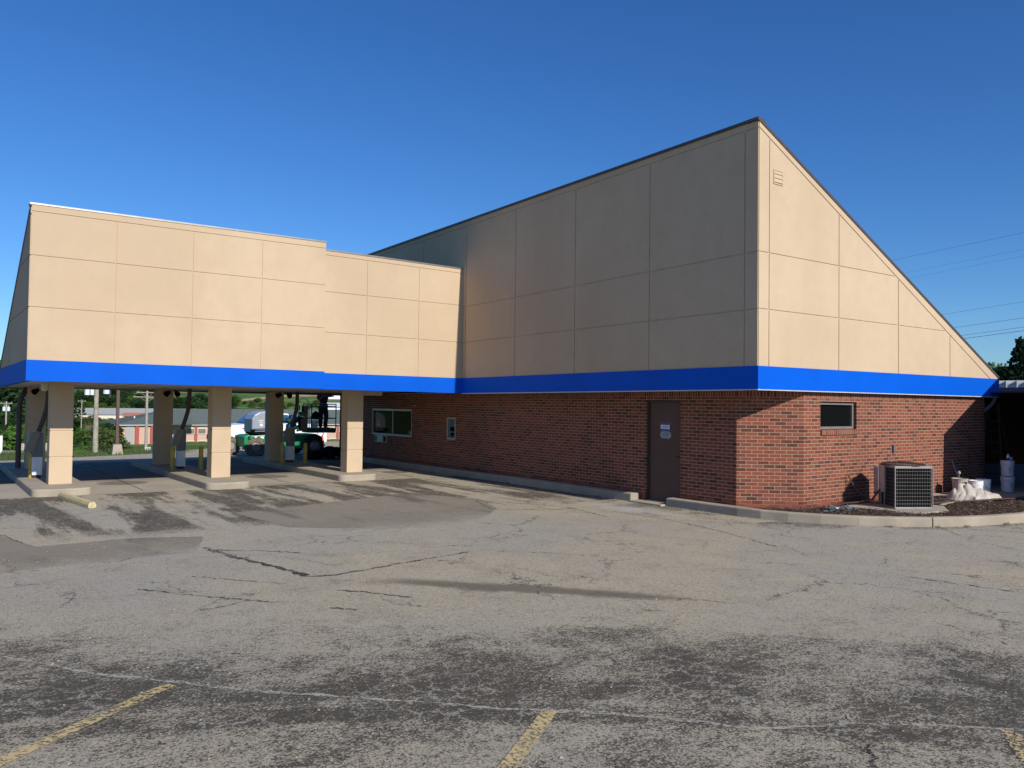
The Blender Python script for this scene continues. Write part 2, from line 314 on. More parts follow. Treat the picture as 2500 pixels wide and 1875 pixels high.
# ------------------------------------------------------------------ mesh helpers
class MB:
    def __init__(s): s.v = []; s.f = []; s.uv = []; s.smooth = False
    def face(s, pts, uv=None):
        i = len(s.v); s.v += [tuple(p) for p in pts]; s.f.append(tuple(range(i, i+len(pts)))); s.uv.append(uv)
    def box(s, x0, y0, z0, x1, y1, z1, m=None):
        P = [Vector((x, y, z)) for z in (z0, z1) for y in (y0, y1) for x in (x0, x1)]
        if m: P = [m @ p for p in P]
        for q in ((0, 2, 3, 1), (4, 5, 7, 6), (0, 1, 5, 4), (2, 6, 7, 3), (0, 4, 6, 2), (1, 3, 7, 5)): s.face([P[k] for k in q])
        return s
    def bar(s, a, b, r=.02, n=8, r2=None, caps=True):
        a, b = Vector(a), Vector(b); d = (b-a)
        if d.length < 1e-6: return s
        q = d.to_track_quat('Z', 'Y').to_matrix(); r2 = r if r2 is None else r2
        A = [a+q@Vector((math.cos(t)*r, math.sin(t)*r, 0)) for t in [2*math.pi*(k+.5)/n for k in range(n)]]
        B = [b+q@Vector((math.cos(t)*r2, math.sin(t)*r2, 0)) for t in [2*math.pi*(k+.5)/n for k in range(n)]]
        for k in range(n): s.face([A[k], A[(k+1) % n], B[(k+1) % n], B[k]])
        if caps: s.face(A[::-1]); s.face(B)
        return s
    def tube(s, pts, r=.02, n=8):
        for a, b in zip(pts, pts[1:]): s.bar(a, b, r, n)
        return s
    def prism(s, poly, z0, z1, top=None):
        """poly ccw list of xy"""
        A = [Vector((p[0], p[1], z0)) for p in poly]; B = [Vector((p[0], p[1], z1)) for p in (top or poly)]
        n = len(poly); s.face(A[::-1]); s.face(B)
        for k in range(n): s.face([A[k], A[(k+1) % n], B[(k+1) % n], B[k]])
        return s
    def extrude(s, pts, d):
        d = Vector(d); A = [Vector(p) for p in pts]; B = [p+d for p in A]; n = len(A)
        s.face(A); s.face(B[::-1])
        for k in range(n): s.face([A[k], B[k], B[(k+1) % n], A[(k+1) % n]])
        return s
    def lathe(s, prof, c=(0, 0, 0), n=20, m=None, smooth=True):
        c = Vector(c); rings = []
        for r, z in prof: rings.append([(m @ Vector((r*math.cos(2*math.pi*k/n), r*math.sin(2*math.pi*k/n), z)) if m else Vector((r*math.cos(2*math.pi*k/n), r*math.sin(2*math.pi*k/n), z)))+c for k in range(n)])
        for a, b in zip(rings, rings[1:]):
            for k in range(n): s.face([a[k], a[(k+1) % n], b[(k+1) % n], b[k]])
        return s
    def build(s, name, mat, parent=None, bevel=0, smooth=False, weld=True, loc=None):
        me = bpy.data.meshes.new(name); vs = s.v
        if loc is not None: vs = [(a[0]-loc[0], a[1]-loc[1], a[2]-loc[2]) for a in vs]
        me.from_pydata(vs, [], s.f)
        if any(u for u in s.uv):
            L = me.uv_layers.new(name='UVMap'); i = 0
            for f, u in zip(s.f, s.uv):
                for k in range(len(f)): L.data[i].uv = u[k] if u else (0, 0); i += 1
        if weld:
            bm = bmesh.new(); bm.from_mesh(me); bmesh.ops.remove_doubles(bm, verts=bm.verts, dist=.0004)
            bmesh.ops.recalc_face_normals(bm, faces=bm.faces); bm.to_mesh(me); bm.free()
        if smooth: me.shade_smooth() if hasattr(me, 'shade_smooth') else None
        me.materials.append(M_[mat] if isinstance(mat, str) else mat)
        o = bpy.data.objects.new(name, me); COL.objects.link(o)
        if parent: o.parent = parent
        if loc is not None: o.location = loc
        if bevel:
            b = o.modifiers.new('bevel', 'BEVEL'); b.width = bevel; b.segments = 2; b.limit_method = 'ANGLE'; b.angle_limit = math.radians(40)
        return o
def tag(o, label, cat, group=None):
    o['label'] = label; o['category'] = cat
    if group: o['group'] = group
    return o
def thing(name, label, cat, loc=(0, 0, 0), rz=0, group=None):
    o = bpy.data.objects.new(name, None); COL.objects.link(o); o.location = loc; o.rotation_euler = (0, 0, rz)
    o.empty_display_size = .2
    return tag(o, label, cat, group)
def struct(o, kind='structure'): o['kind'] = kind; return o
def dup(root, loc, rz=None, label=None, scale=None, group=None):
    def cp(o, par):
        c = o.copy(); COL.objects.link(c)
        if par: c.parent = par
        for ch in [q for q in kids.get(o.name, [])]: cp(ch, c)
        return c
    kids = {}
    for o in list(bpy.data.objects):
        if o.parent: kids.setdefault(o.parent.name, []).append(o)
    r = cp(root, None); r.location = loc
    if rz is not None: r.rotation_euler = (0, 0, rz)
    if scale: r.scale = scale
    if label: r['label'] = label
    if group: r['group'] = group
    return r
def clip(poly, n, d):
    """keep part of 2D convex poly where n.p <= d"""
    out = []
    for a, b in zip(poly, poly[1:]+poly[:1]):
        da = n[0]*a[0]+n[1]*a[1]-d; db = n[0]*b[0]+n[1]*b[1]-d
        if da <= 1e-9: out.append(a)
        if (da < -1e-9 and db > 1e-9) or (da > 1e-9 and db < -1e-9):
            t = da/(da-db); out.append((a[0]+t*(b[0]-a[0]), a[1]+t*(b[1]-a[1])))
    return out
def W(lat, dep):                       # lateral / depth metres from where the photographer stands -> ground xy
    return (CAM.x+math.cos(yaw)*lat+math.sin(yaw)*dep, CAM.y-math.sin(yaw)*lat+math.cos(yaw)*dep)
# ------------------------------------------------------------------ ground and terrain
def hz(x, y):
    ss = lambda t: max(0, min(1, t))**2*(3-2*max(0, min(1, t)))
    edge = 27.5 + max(0, min(30, (x+3)))*0.5
    z = -1.9*ss((y-edge)/11)-7.4*ss((y-edge-6)/85) if y > edge else 0
    z += 62*ss((y-240)/1050)
    z += 10*ss((-x-40)/300)*ss((y-60)/200)
    if y > 120: z += 1.2*math.sin(x*.013+y*.004)+.8*math.sin(y*.011-x*.007)
    return z
def axis(lo, hi, fine_lo, fine_hi, n):
    a = []
    for k in range(n+1): a.append(fine_lo+(fine_hi-fine_lo)*k/n)
    st = (fine_hi-fine_lo)/n; x = fine_hi; s = st
    while x < hi: s *= 1.13; x += s; a.append(x)
    x = fine_lo; s = st
    while x > lo: s *= 1.13; x -= s; a.insert(0, x)
    return a
X_ = axis(-1500, 2500, -40, 60, 50); Y_ = axis(-300, 2600, -30, 140, 85)
b = MB(); nx = len(X_)
b.v = [(x, y, hz(x, y)-.02) for y in Y_ for x in X_]
b.f = [(j*nx+i, j*nx+i+1, (j+1)*nx+i+1, (j+1)*nx+i) for j in range(len(Y_)-1) for i in range(nx-1)]; b.uv = [None]*len(b.f)
o = struct(b.build('ground', 'terrain', weld=False, smooth=True))
b = MB(); poly = [(-120, -60), (120, -60), (120, 26), (30, 42), (8, 33.5), (1, 30.5), (-3.2, 27.0), (-5.0, 25.2), (-10, 23.3), (-40, 21), (-120, 19)]
b.face([(x, y, 0) for x, y in poly]); struct(b.build('asphalt', 'asphalt'))
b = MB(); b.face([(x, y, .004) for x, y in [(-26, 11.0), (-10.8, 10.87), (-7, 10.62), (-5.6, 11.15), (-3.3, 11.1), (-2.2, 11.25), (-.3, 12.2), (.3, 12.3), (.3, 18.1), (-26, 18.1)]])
def apron_mat():
    t = NT('apron_concrete'); v = t.obj(); a = t.noise(v, .8, 6, .65); g = t.noise(v, 120, 2); y = t.dot(v, (0, 1, 0)); x = t.dot(v, (1, 0, 0))
    col = t.mix(t.rng(a, .35, .7), (.41, .35, .27, 1), (.33, .28, .215, 1)); col = t.mix(t.rng(g, .45, .75, 0, .3), col, (.5, .46, .4, 1))
    lane = t.noise(t.mapping(v, (1.3, .35, 1)), 1.0, 5, .65)
    shade_grime = t.math('MULTIPLY', t.rng(t.math('ADD', y, t.math('MULTIPLY', a, 2.0)), 14.2, 16.2), t.rng(lane, .25, .5, .55, 1))  # oil grime plus the canopy's shade, both put into the concrete colour
    col = t.mix(t.math('MULTIPLY', shade_grime, .8), col, (.075, .068, .06, 1))
    for px_, py_, rx, ry in ((-8.35, 13.25, .62, .55), (-4.55, 13.3, .6, .6), (-.7, 12.9, .4, .5)):
        d = t.math('ADD', t.math('POWER', t.math('ABSOLUTE', t.math('DIVIDE', t.math('SUBTRACT', x, px_), rx)), 2.), t.math('POWER', t.math('ABSOLUTE', t.math('DIVIDE', t.math('SUBTRACT', y, py_), ry)), 2.))
        col = t.mix(t.rng(t.math('ADD', d, t.math('MULTIPLY', a, .9)), 1.55, 1.15, 0, .62), col, (.085, .073, .06, 1))
    t.bump(t.math('ADD', a, t.math('MULTIPLY', g, .5)), .3, .006); return t.out(col, .9, 0, .2)
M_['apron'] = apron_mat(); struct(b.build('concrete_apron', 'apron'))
# joints in the apron
b = MB()
for x in (-12.6, -8.3, -4.7, -1.0): b.box(x-.008, 11.2, .0045, x+.008, 18.05, .008)
for y in (14.6,): b.box(-25, y-.008, .0045, .2, y+.008, .008)
struct(b.build('apron_joints', 'black'))
for k, pts in enumerate(([(-7.75, 6.26), (-6.23, 6.61), (-3.49, 7.49), (-2.75, 6.6), (-2.5, 5.5), (-3.0, 4.13), (-4.1, 3.1), (-5.23, 2.5), (-6.3, 3.0), (-7.5, 3.93)],
                         [(-16, 7.2), (-14, 6.6), (-11.57, 5.59), (-11.25, 4.05), (-9.84, 4.11), (-8.98, 3.7), (-9.42, 2.45), (-10.77, 2.33), (-11.79, 2.3), (-16, 2.5)])):
    b = MB(); Q = []
    for (xa, ya), (xb, yb) in zip(pts, pts[1:]+pts[:1]):
        nn_ = max(2, int(math.hypot(xb-xa, yb-ya)/.15))
        for i_ in range(nn_): Q.append((xa+(xb-xa)*i_/nn_+random.uniform(-.02, .02), ya+(yb-ya)*i_/nn_+random.uniform(-.02, .02)))
    b.face([(x, y, .004) for x, y in Q]); struct(b.build('asphalt_patch', 'patch'))
def ribbon(pts, wd, z, jit=.03, seg=.12):
    b = MB(); P = []
    for (x0, y0), (x1, y1) in zip(pts, pts[1:]):
        n = max(1, int(math.hypot(x1-x0, y1-y0)/seg))
        for k in range(n): P.append((x0+(x1-x0)*k/n+random.uniform(-jit, jit), y0+(y1-y0)*k/n+random.uniform(-jit, jit)))
    P.append(pts[-1]); Lp = None
    for i, p in enumerate(P):
        q = P[min(i+1, len(P)-1)]; r = P[max(i-1, 0)]; d = Vector((q[0]-r[0], q[1]-r[1])).normalized(); nn = Vector((-d.y, d.x))
        ww = wd*random.uniform(.35, 1.3)*(1 if 0 < i < len(P)-1 else .1)
        c = ((p[0]+nn.x*ww/2, p[1]+nn.y*ww/2, z), (p[0]-nn.x*ww/2, p[1]-nn.y*ww/2, z))
        if Lp: b.face([Lp[0], Lp[1], c[1], c[0]])
        Lp = c
    return b
CR = [([(-9.29, 2.69), (-9.04, 2.31), (-8.68, 2.09), (-8.2, 1.56)], .03), ([(-9.23, 2.77), (-9.12, 1.84), (-8.91, 1.04), (-8.8, .53), (-8.75, .04)], .09), ([(-8.75, .04), (-8.4, -.06), (-7.52, .14), (-6.8, .26), (-6.15, .37)], .055),
      ([(-10.61, .48), (-10.33, .07), (-10.05, -.35), (-9.72, -.75), (-9.51, -1.01)], .035), ([(-9.93, .85), (-9.48, .25), (-9.11, -.22)], .025), ([(-8.76, -.8), (-8.48, -1.12), (-8.21, -1.6)], .03), ([(-9.17, -1.5), (-8.9, -1.75)], .03),
      ([(-2.4, -4.04), (-2.29, -4.6), (-2.11, -5.31)], .03), ([(-7.64, -6.44), (-7.72, -6.6), (-7.87, -6.75), (-8.2, -7.0)], .02), ([(-4.33, -5.4), (-4.43, -5.92), (-4.7, -6.5)], .015), ([(-1.23, 2.55), (-1.17, .99), (-1.43, -.31), (-1.95, -1.85)], .025), ([(2.26, -2.3), (1.54, -3.03), (1.76, -3.9)], .02),
      ([(-7.75, 6.26), (-6.23, 6.61), (-3.49, 7.49), (-2.6, 5.6), (-3.17, 4.13)], .03), ([(-11.57, 5.59), (-11.25, 4.05), (-9.84, 4.11), (-8.98, 3.7)], .02), ([(-2.6, 5.6), (-1.6, 3.6), (-1.9, 2.0)], .03), ([(-3.17, 4.13), (-2.2, 3.4), (-.9, 3.3)], .03)]
for pts, wd in CR: struct(ribbon(pts, wd*1.15, .0065, .028, .06).build('pavement_crack', 'crack'))
for pts, wd in [([(-12.06, -1.49), (-11.66, -2.12), (-11.45, -2.46), (-11.02, -2.96), (-10.61, -3.47), (-10.14, -3.93), (-9.62, -4.45), (-9.23, -4.86), (-8.74, -5.27), (-8.57, -5.46), (-8.36, -5.7), (-8.11, -6.04), (-7.74, -6.25), (-7.45, -6.38), (-7.0, -6.75), (-6.4, -7.3)], .05), ([(-7.45, -6.38), (-7.32, -6.2), (-7.2, -6.1)], .02)]:
    struct(ribbon(pts, wd, .0035, .012, .07).build('worn_seam', 'crack_lt'))
for p in ((-11.07, -3.0), (-9.03, -5.03), (-6.72, -7.05)):
    d = Vector((-.815, -.58)); n = Vector((.58, -.815))*.055; b = MB(); N = 24
    for k in range(N):
        a, c = Vector(p)+d*(4.6*k/N), Vector(p)+d*(4.6*(k+1)/N)
        b.face([(a.x-n.x, a.y-n.y, .0075), (a.x+n.x, a.y+n.y, .0075), (c.x+n.x, c.y+n.y, .0075), (c.x-n.x, c.y-n.y, .0075)])
    struct(b.build('parking_line', 'yellow_line'))
# ------------------------------------------------------------------ the bank building
BLD = thing('bank_building', 'tan stucco and red brick bank building with blue band and drive-through canopy', 'building')
def plane_to3(kind, c):
    """2D wall coords -> 3D; kind A: wall x=c facing -x, u=y ; kind C: wall y=c facing -y, u=x"""
    if kind == 'A': return (lambda u, z: Vector((c, u, z))), Vector((-1, 0, 0))
    return (lambda u, z: Vector((u, c, z))), Vector((0, -1, 0))
def panels(name, kind, c, poly, cuts, top_cut, parent=BLD, proud=.016, gap=.026):
    """flat backing plus proud panels parted by reveals. cuts: lines ((n),(d)); top_cut first, verticals only below it"""
    to3, nrm = plane_to3(kind, c)
    cells = [poly]; lines = []
    n, d = top_cut; lines.append((n, d))
    low = clip(poly, n, d); up = clip(poly, (-n[0], -n[1]), -d)
    low = [low]
    for n2, d2 in cuts:
        lines.append((n2, d2)); new = []
        for q in low:
            a = clip(q, n2, d2); e = clip(q, (-n2[0], -n2[1]), -d2)
            new += [r for r in (a, e) if len(r) > 2]
        low = new
    b = MB(); g = gap/2
    for q in low+[up]:
        if len(q) < 3: continue
        r = q
        for n2, d2 in lines:                       # pull back from each joint line that bounds this cell
            ln = math.hypot(*n2); vals = [(n2[0]*p[0]+n2[1]*p[1]-d2)/ln for p in q]
            if q is up and (n2, d2) != lines[0]: continue
            if max(vals) <= 1e-6 and max(vals) > -1e-4: r = clip(r, n2, d2-g*ln)
            elif min(vals) >= -1e-6 and min(vals) < 1e-4: r = clip(r, (-n2[0], -n2[1]), -(d2+g*ln))
        if len(r) < 3: continue
        # slightly bevelled panel: outer face smaller than its foot
        A = [to3(*p) for p in r]; B = [to3(*p)+nrm*proud for p in r]
        b.face(B)
        for k in range(len(A)): b.face([A[k], A[(k+1) % len(A)], B[(k+1) % len(A)], B[k]])
    # backing
    b.face([to3(*p)+nrm*.002 for p in poly])
    return b.build(name, 'stucco', parent)
def line(p, q):                                    # 2D line through p,q as n.x<=d keeping the side below/left
    n = (-(q[1]-p[1]), q[0]-p[0]); return n, n[0]*p[0]+n[1]*p[1]
# C : sunny gable face (y=0)
RT = (9.97, 2.955)
pc = [(0, 2.926), RT, (9.97, 3.0), (0, 7.60)]
tc = line((0, 7.43), (9.55, 2.926))
panels('gable_wall', 'C', 0, pc, [line((0, 5.08), (10, 5.13)), line((0, 4.0), (10, 4.035)), ((1, 0), .308), ((1, 0), 2.65), ((1, 0), 5.005), ((1, 0), 7.38)], tc)
# A : long shaded wall (x=0)
pa = [(0, 2.926), (0, 7.60), (17.2, 7.325), (17.2, 2.85)]
ta = line((0, 7.43), (20, 7.11))
panels('tall_side_wall', 'A', 0, pa, [line((0, 5.08), (10, 4.94)), line((0, 4.0), (10, 3.91))]+[((1, 0), q) for q in (.297, 2.79, 5.24, 7.65, 10.04, 12.5, 15.0)], ta)
# canopy front, two depths
DL, DR = 10.12, 10.215
pl = [(-10.83, 2.96), (-4.28, 2.93), (-4.28, 6.27), (-10.83, 6.24)]
panels('canopy_front_wall', 'C', DL, pl, [line((-10.83, 5.155), (-4.28, 5.15)), line((-10.83, 4.068), (-4.28, 4.045)), ((1, 0), -9.2), ((1, 0), -7.565), ((1, 0), -5.935)], line((-10.83, 6.08), (-4.28, 6.10)))
pr_ = [(-4.28, 2.90), (0, 2.88), (0, 6.05), (-4.28, 6.09)]
panels('canopy_front_wall', 'C', DR, pr_, [line((-4.28, 5.0), (0, 4.98)), line((-4.28, 3.95), (0, 3.91)), ((1, 0), -3.06), ((1, 0), -1.475)], line((-4.28, 5.95), (0, 5.91)))
# canopy left end face (x=-10.83)
ptri = [(DL, 2.96), (DL, 6.24), (17.3, 2.96)]
panels('canopy_end_wall', 'A', -10.83, ptri, [line((DL, 5.155), (18, 5.155)), line((DL, 4.068), (18, 4.06))], line((DL, 6.02), (16.85, 2.96)))
# step return, solid bodies and roofs
b = MB(); b.box(-4.30, DL, 2.49, -4.278, DR+.3, 6.2)
b.face([(-4.28, DL, 2.9), (-4.28, DR+.05, 2.9), (-4.28, DR+.05, 6.26), (-4.28, DL, 6.26)])
b.build('wall_return', 'stucco', BLD)
b = MB()
b.extrude([(-.0, 0, 7.60), (9.97, 0, 2.99), (9.97, 0, 2.9), (0, 0, 2.9)], (0, 0, 0)) if 0 else None
b.face([(0, 0.0, 7.60), (9.97, 0, 3.0), (9.97, 17.2, 2.8), (0, 17.2, 7.325)])
b.face([(0, 17.2, 7.325), (9.97, 17.2, 2.8), (0, 17.2, 2.8)]); b.face([(.55, 17.2, 2.82), (9.97, 17.2, 2.8), (9.97, 19.95, 2.8), (.55, 19.95, 2.82)])
b.face([(9.97, 0, 2.93), (9.97, 19.9, 2.8), (9.97, 19.9, 2.0), (9.97, 0, 2.5)])
b.face([(-10.83, DL, 6.24), (-4.28, DL, 6.27), (-4.28, 17.0, 2.96), (-10.83, 17.0, 2.96)])
b.face([(-4.28, DR, 6.09), (0, DR, 6.05), (0, 17.0, 2.96), (-4.28, 17.0, 2.96)])
b.face([(-10.83, 17.0, 2.96), (0, 17.0, 2.96), (0, 17.35, 2.93), (-10.83, 17.35, 2.93)])
b.build('roof', 'roof', BLD)
# copings
def rail_box(b, p, q, out, up, t0, t1, h0, h1):
    """box along p-q ; out = outward unit, from t0..t1 outwards, up h0..h1"""
    p, q, out, up = map(Vector, (p, q, out, up))
    c = [p+out*a+up*h for a, h in ((t0, h0), (t1, h0), (t1, h1), (t0, h1))]; d = [q+out*a+up*h for a, h in ((t0, h0), (t1, h0), (t1, h1), (t0, h1))]
    for k in range(4): b.face([c[k], c[(k+1) % 4], d[(k+1) % 4], d[k]])
    b.face(c[::-1]); b.face(d)
b = MB()
rail_box(b, (-.045, 0, 7.60), (-.045, 17.2, 7.325), (-1, 0, 0), (0, 0, 1), -.25, .005, -.035, .02)
sl = Vector((9.97, 0, 3.0))-Vector((0, 0, 7.60)); up = Vector((-sl.z, 0, sl.x)).normalized()
rail_box(b, Vector((-.05, 0, 7.60))-sl.normalized()*.0, Vector((9.97, 0, 3.0))+sl.normalized()*.06, (0, -1, 0), up, -.25, .03, -.03, .028)
b.build('coping', 'coping_dark', BLD)
b = MB()
rail_box(b, (-10.87, DL, 6.24), (-4.26, DL, 6.27), (0, -1, 0), (0, 0, 1), -.25, .03, -.015, .022)
rail_box(b, (-4.255, DR, 6.09), (0, DR, 6.05), (0, -1, 0), (0, 0, 1), -.25, .03, -.018, .02)
b.build('coping', 'coping_lt', BLD)
b = MB(); sl = (Vector((0, 17.3, 2.96))-Vector((0, DL, 6.24))).normalized(); up = Vector((0, -sl.z, sl.y))
rail_box(b, Vector((-10.83, DL-.02, 6.235)), Vector((-10.83, 17.0, 2.96)), (-1, 0, 0), up, .002, .03, -.05, .02)
b.build('coping', 'coping_dark', BLD)
# blue fascia
b = MB()
def band(b, p, q, out, zt0, zt1, zb0, zb1, t=.03, back=.1):
    p, q = Vector((*p, 0)), Vector((*q, 0)); o_ = Vector((*out, 0))
    A = [p+o_*t+Vector((0, 0, zb0)), q+o_*t+Vector((0, 0, zb1)), q+o_*t+Vector((0, 0, zt1)), p+o_*t+Vector((0, 0, zt0))]
    b.extrude(A, -o_*(t+back))
band(b, (-.03, 0), (9.99, 0), (0, -1), 2.926, 2.956, 2.49, 2.498)
band(b, (0, .1005), (0, DR-.031), (-1, 0), 2.926, 2.883, 2.49, 2.452)
b.build('blue_band', 'blue', BLD)
b = MB()
band(b, (-10.86, DL), (-4.27, DL), (0, -1), 2.96, 2.932, 2.52, 2.487)
band(b, (-4.27, DR), (0.0, DR), (0, -1), 2.90, 2.883, 2.478, 2.450)
band(b, (-10.83, DL+.1005), (-10.83, 17.35), (-1, 0), 2.96, 2.94, 2.52, 2.46)
b.build('blue_band', 'blue', BLD)
b = MB(); band(b, (-10.83, 17.35), (.6, 17.35), (0, 1), 2.94, 2.85, 2.455, 2.37)
b.build('rear_band', 'coping_dark', BLD)
b = MB()                                            # white drip trim under the band
rail_box(b, (-.034, -.032, 2.475), (-.034, DR-.05, 2.437), (-1, 0, 0), (0, 0, 1), -.05, .004, -.008, .014)
rail_box(b, (-.036, -.034, 2.475), (9.99, -.034, 2.482), (0, -1, 0), (0, 0, 1), -.03, .002, -.006, .012)
b.build('drip_trim', 'trim', BLD)
# soffits
b = MB()
b.face([(-.02, -.02, 2.505), (9.95, -.02, 2.515), (9.95, .2, 2.515), (1.6, .2, 2.505), (.7, 1.05, 2.50), (.7, 19, 2.44), (-.02, 19, 2.44)])
nx_ = 0
xs_ = [-10.8+.61*k for k in range(19)]+[.6]
for x0, x1 in zip(xs_, xs_[1:]):
    ys = [DR, 12.2, 14.2, 16.2, 17.3]
    for y0, y1 in zip(ys, ys[1:]):
        z = lambda y: 2.56-.0145*(y-10.2)
        b.face([(x0+.012, y0+.012, z(y0)), (x1-.012, y0+.012, z(y0)), (x1-.012, y1-.012, z(y1)), (x0+.012, y1-.012, z(y1))])
b.build('soffit', 'soffit', BLD)
b = MB(); b.face([(-10.8, DL, 2.575), (.6, DR, 2.575), (.6, 17.3, 2.47), (-10.8, 17.3, 2.47)]); b.build('soffit_backing', 'groove', BLD)
b = MB(); b.box(-2.25, 12.15, 2.36, -1.55, 12.6, 2.52); b.build('soffit_box', 'soffit', BLD, bevel=.01)
# brick walls with openings
def wall(b, p0, p1, z0, z1, holes=(), u0=0., depth=.12, reveal=True):
    p0, p1 = Vector((*p0, 0)), Vector((*p1, 0)); d = (p1-p0); L = d.length; d.normalize(); n = Vector((d.y, -d.x, 0))   # n points to viewer side (right of travel)
    us = sorted({0, L, *[h[0] for h in holes], *[h[1] for h in holes]}); zs = sorted({z0, z1, *[h[2] for h in holes], *[h[3] for h in holes]})
    P = lambda u, z, o=0: p0+d*u+Vector((0, 0, z))-n*o
    for a, c in zip(us, us[1:]):
        for e, f in zip(zs, zs[1:]):
            if any(h[0]-1e-6 <= a and c <= h[1]+1e-6 and h[2]-1e-6 <= e and f <= h[3]+1e-6 for h in holes): continue
            b.face([P(a, e), P(c, e), P(c, f), P(a, f)], [(u0+a, e), (u0+c, e), (u0+c, f), (u0+a, f)])
    for h in holes:
        a, c, e, f = h[:4]
        b.face([P(a, e), P(a, f), P(a, f, depth), P(a, e, depth)], [(u0+a, e), (u0+a, f), (u0+a+depth, f), (u0+a+depth, e)])
        b.face([P(c, e), P(c, e, depth), P(c, f, depth), P(c, f)], [(u0+c, e), (u0+c+depth, e), (u0+c+depth, f), (u0+c, f)])
        b.face([P(a, f), P(c, f), P(c, f, depth), P(a, f, depth)], [(u0+a, f), (u0+c, f), (u0+c, f+depth), (u0+a, f+depth)])
        b.face([P(a, e), P(a, e, depth), P(c, e, depth), P(c, e)], [(u0+a, e), (u0+a, e+depth), (u0+c, e+depth), (u0+c, e)])
AX = .6
YE = .95
ZR = 2.352                                          # rowlock course starts here
b = MB()
L_ = 19.9-YE
hA = [(19.9-3.46, 19.9-2.43, -.05, 2.28), (19.9-17.17, 19.9-14.2, 1.01, 1.935), (19.9-11.96, 19.9-11.46, 1.04, 1.725)]
hA = [(max(0, a), c, e, f) for a, c, e, f in hA]
wall(b, (AX, 19.9), (AX, YE), -.05, ZR, hA, u0=.05)
b.build('brick_wall', 'brick', BLD, weld=False)
b = MB(); wall(b, (AX, YE), (1.6, .1), -.05, ZR, (), u0=19.02); b.build('brick_wall', 'brick', BLD, weld=False)
b = MB(); wall(b, (1.6, .1), (9.45, .1), -.05, ZR, [(2.18-1.6, 3.51-1.6, 1.70, 2.285)], u0=20.3, depth=.13); b.build('brick_wall', 'brick', BLD, weld=False)
b = MB(); wall(b, (9.45, .1), (9.45, 6.5), -.05, 2.5, (), u0=28.2); b.build('brick_wall', 'brick', BLD, weld=False)
b = MB(); wall(b, (.6, 25), (.6, 25), 0, 1) if 0 else None
wall(b, (9.4, 19.9), (AX, 19.9), -.05, 2.9, (), u0=3); b.build('brick_wall', 'brick', BLD, weld=False)
b = MB()
for p, q, u in (((AX, 19.9), (AX, YE), 0), ((AX, YE), (1.6, .1), 3), ((1.6, .1), (9.45, .1), 5)):
    p_, q_ = Vector((*p, 0)), Vector((*q, 0)); d = (q_-p_).normalized(); n = Vector((d.y, -d.x, 0))*.003; L = (q_-p_).length
    b.face([p_+n+Vector((0, 0, ZR-.002)), q_+n+Vector((0, 0, ZR-.002)), q_+n+Vector((0, 0, 2.52)), p_+n+Vector((0, 0, 2.52))], [(u, .0), (u+L, .0), (u+L, .17), (u, .17)])
b.build('rowlock_course', 'rowlock', BLD, weld=False)
b = MB(); b.box(-5, 10.9, .1, 5, 11, .2) if 0 else None
# rowlock sill under the front window
x0, x1 = 2.18, 3.53
b.face([(x0, .06, 1.60), (x1, .06, 1.60), (x1, .06, 1.695), (x0, .06, 1.695)], [(0, .0), (x1-x0, .0), (x1-x0, .18), (0, .18)])
b.face([(x0, .06, 1.695), (x1, .06, 1.695), (x1, .2, 1.71), (x0, .2, 1.71)], [(0, .0), (x1-x0, .0), (x1-x0, .18), (0, .18)])
b.face([(x0, .06, 1.60), (x0, .06, 1.695), (x0, .1, 1.695), (x0, .1, 1.60)], [(0, 0), (0, .1), (.04, .1), (.04, 0)])
b.face([(x1, .06, 1.60), (x1, .1, 1.60), (x1, .1, 1.695), (x1, .06, 1.695)], [(0, 0), (.04, 0), (.04, .1), (0, .1)])
b.build('window_sill', 'rowlock', BLD, weld=False)
def frame2(b, f3, u0, u1, z0, z1, w_, t0, t1, nrm):
    """rectangular ring in the wall plane"""
    for a, c, e, g_ in ((u0, u1, z1-w_, z1), (u0, u1, z0, z0+w_), (u0, u0+w_, z0+w_, z1-w_), (u1-w_, u1, z0+w_, z1-w_)):
        P = [f3(a, e)+nrm*t1, f3(c, e)+nrm*t1, f3(c, g_)+nrm*t1, f3(a, g_)+nrm*t1]; b.extrude(P, nrm*(t0-t1))
to3, nr = plane_to3('C', .1)
win = MB(); frame2(win, to3, 2.2, 3.49, 1.715, 2.27, .05, -.13, -.06, nr)
wo = win.build('window', 'alu_lt', BLD)
g_ = MB(); g_.face([to3(u, z)+nr*-.11 for u, z in ((2.24, 1.75), (3.45, 1.75), (3.45, 2.24), (2.24, 2.24))]); g_.build('pane', 'glass', wo)
to3, nr = plane_to3('A', AX)
win = MB(); frame2(win, to3, 14.2, 17.17, 1.01, 1.935, .06, -.10, -.02, nr)
P = [to3(15.6, 1.07)+nr*-.03, to3(15.625, 1.07)+nr*-.03, to3(15.625, 1.88)+nr*-.03, to3(15.6, 1.88)+nr*-.03]; win.extrude(P, nr*-.05)
wo = win.build('teller_window', 'alu', BLD); g_ = MB(); g_.face([to3(u, z)+nr*-.08 for u, z in ((14.25, 1.06), (17.12, 1.06), (17.12, 1.89), (14.25, 1.89))]); g_.build('pane', 'glass', wo)
win = MB(); frame2(win, to3, 11.46, 11.96, 1.04, 1.725, .055, -.10, .012, nr); wo = win.build('deposit_hatch', 'alu', BLD)
g_ = MB(); g_.face([to3(u, z)+nr*-.07 for u, z in ((11.5, 1.08), (11.92, 1.08), (11.92, 1.69), (11.5, 1.69))]); g_.build('hatch_panel', 'grey_box', wo)
g_ = MB(); g_.box(AX+.03, 11.6, 1.3, AX+.06, 11.82, 1.42); g_.box(AX+.035, 11.62, 1.15, AX+.06, 11.8, 1.24); g_.build('deposit_slot', 'black', wo)
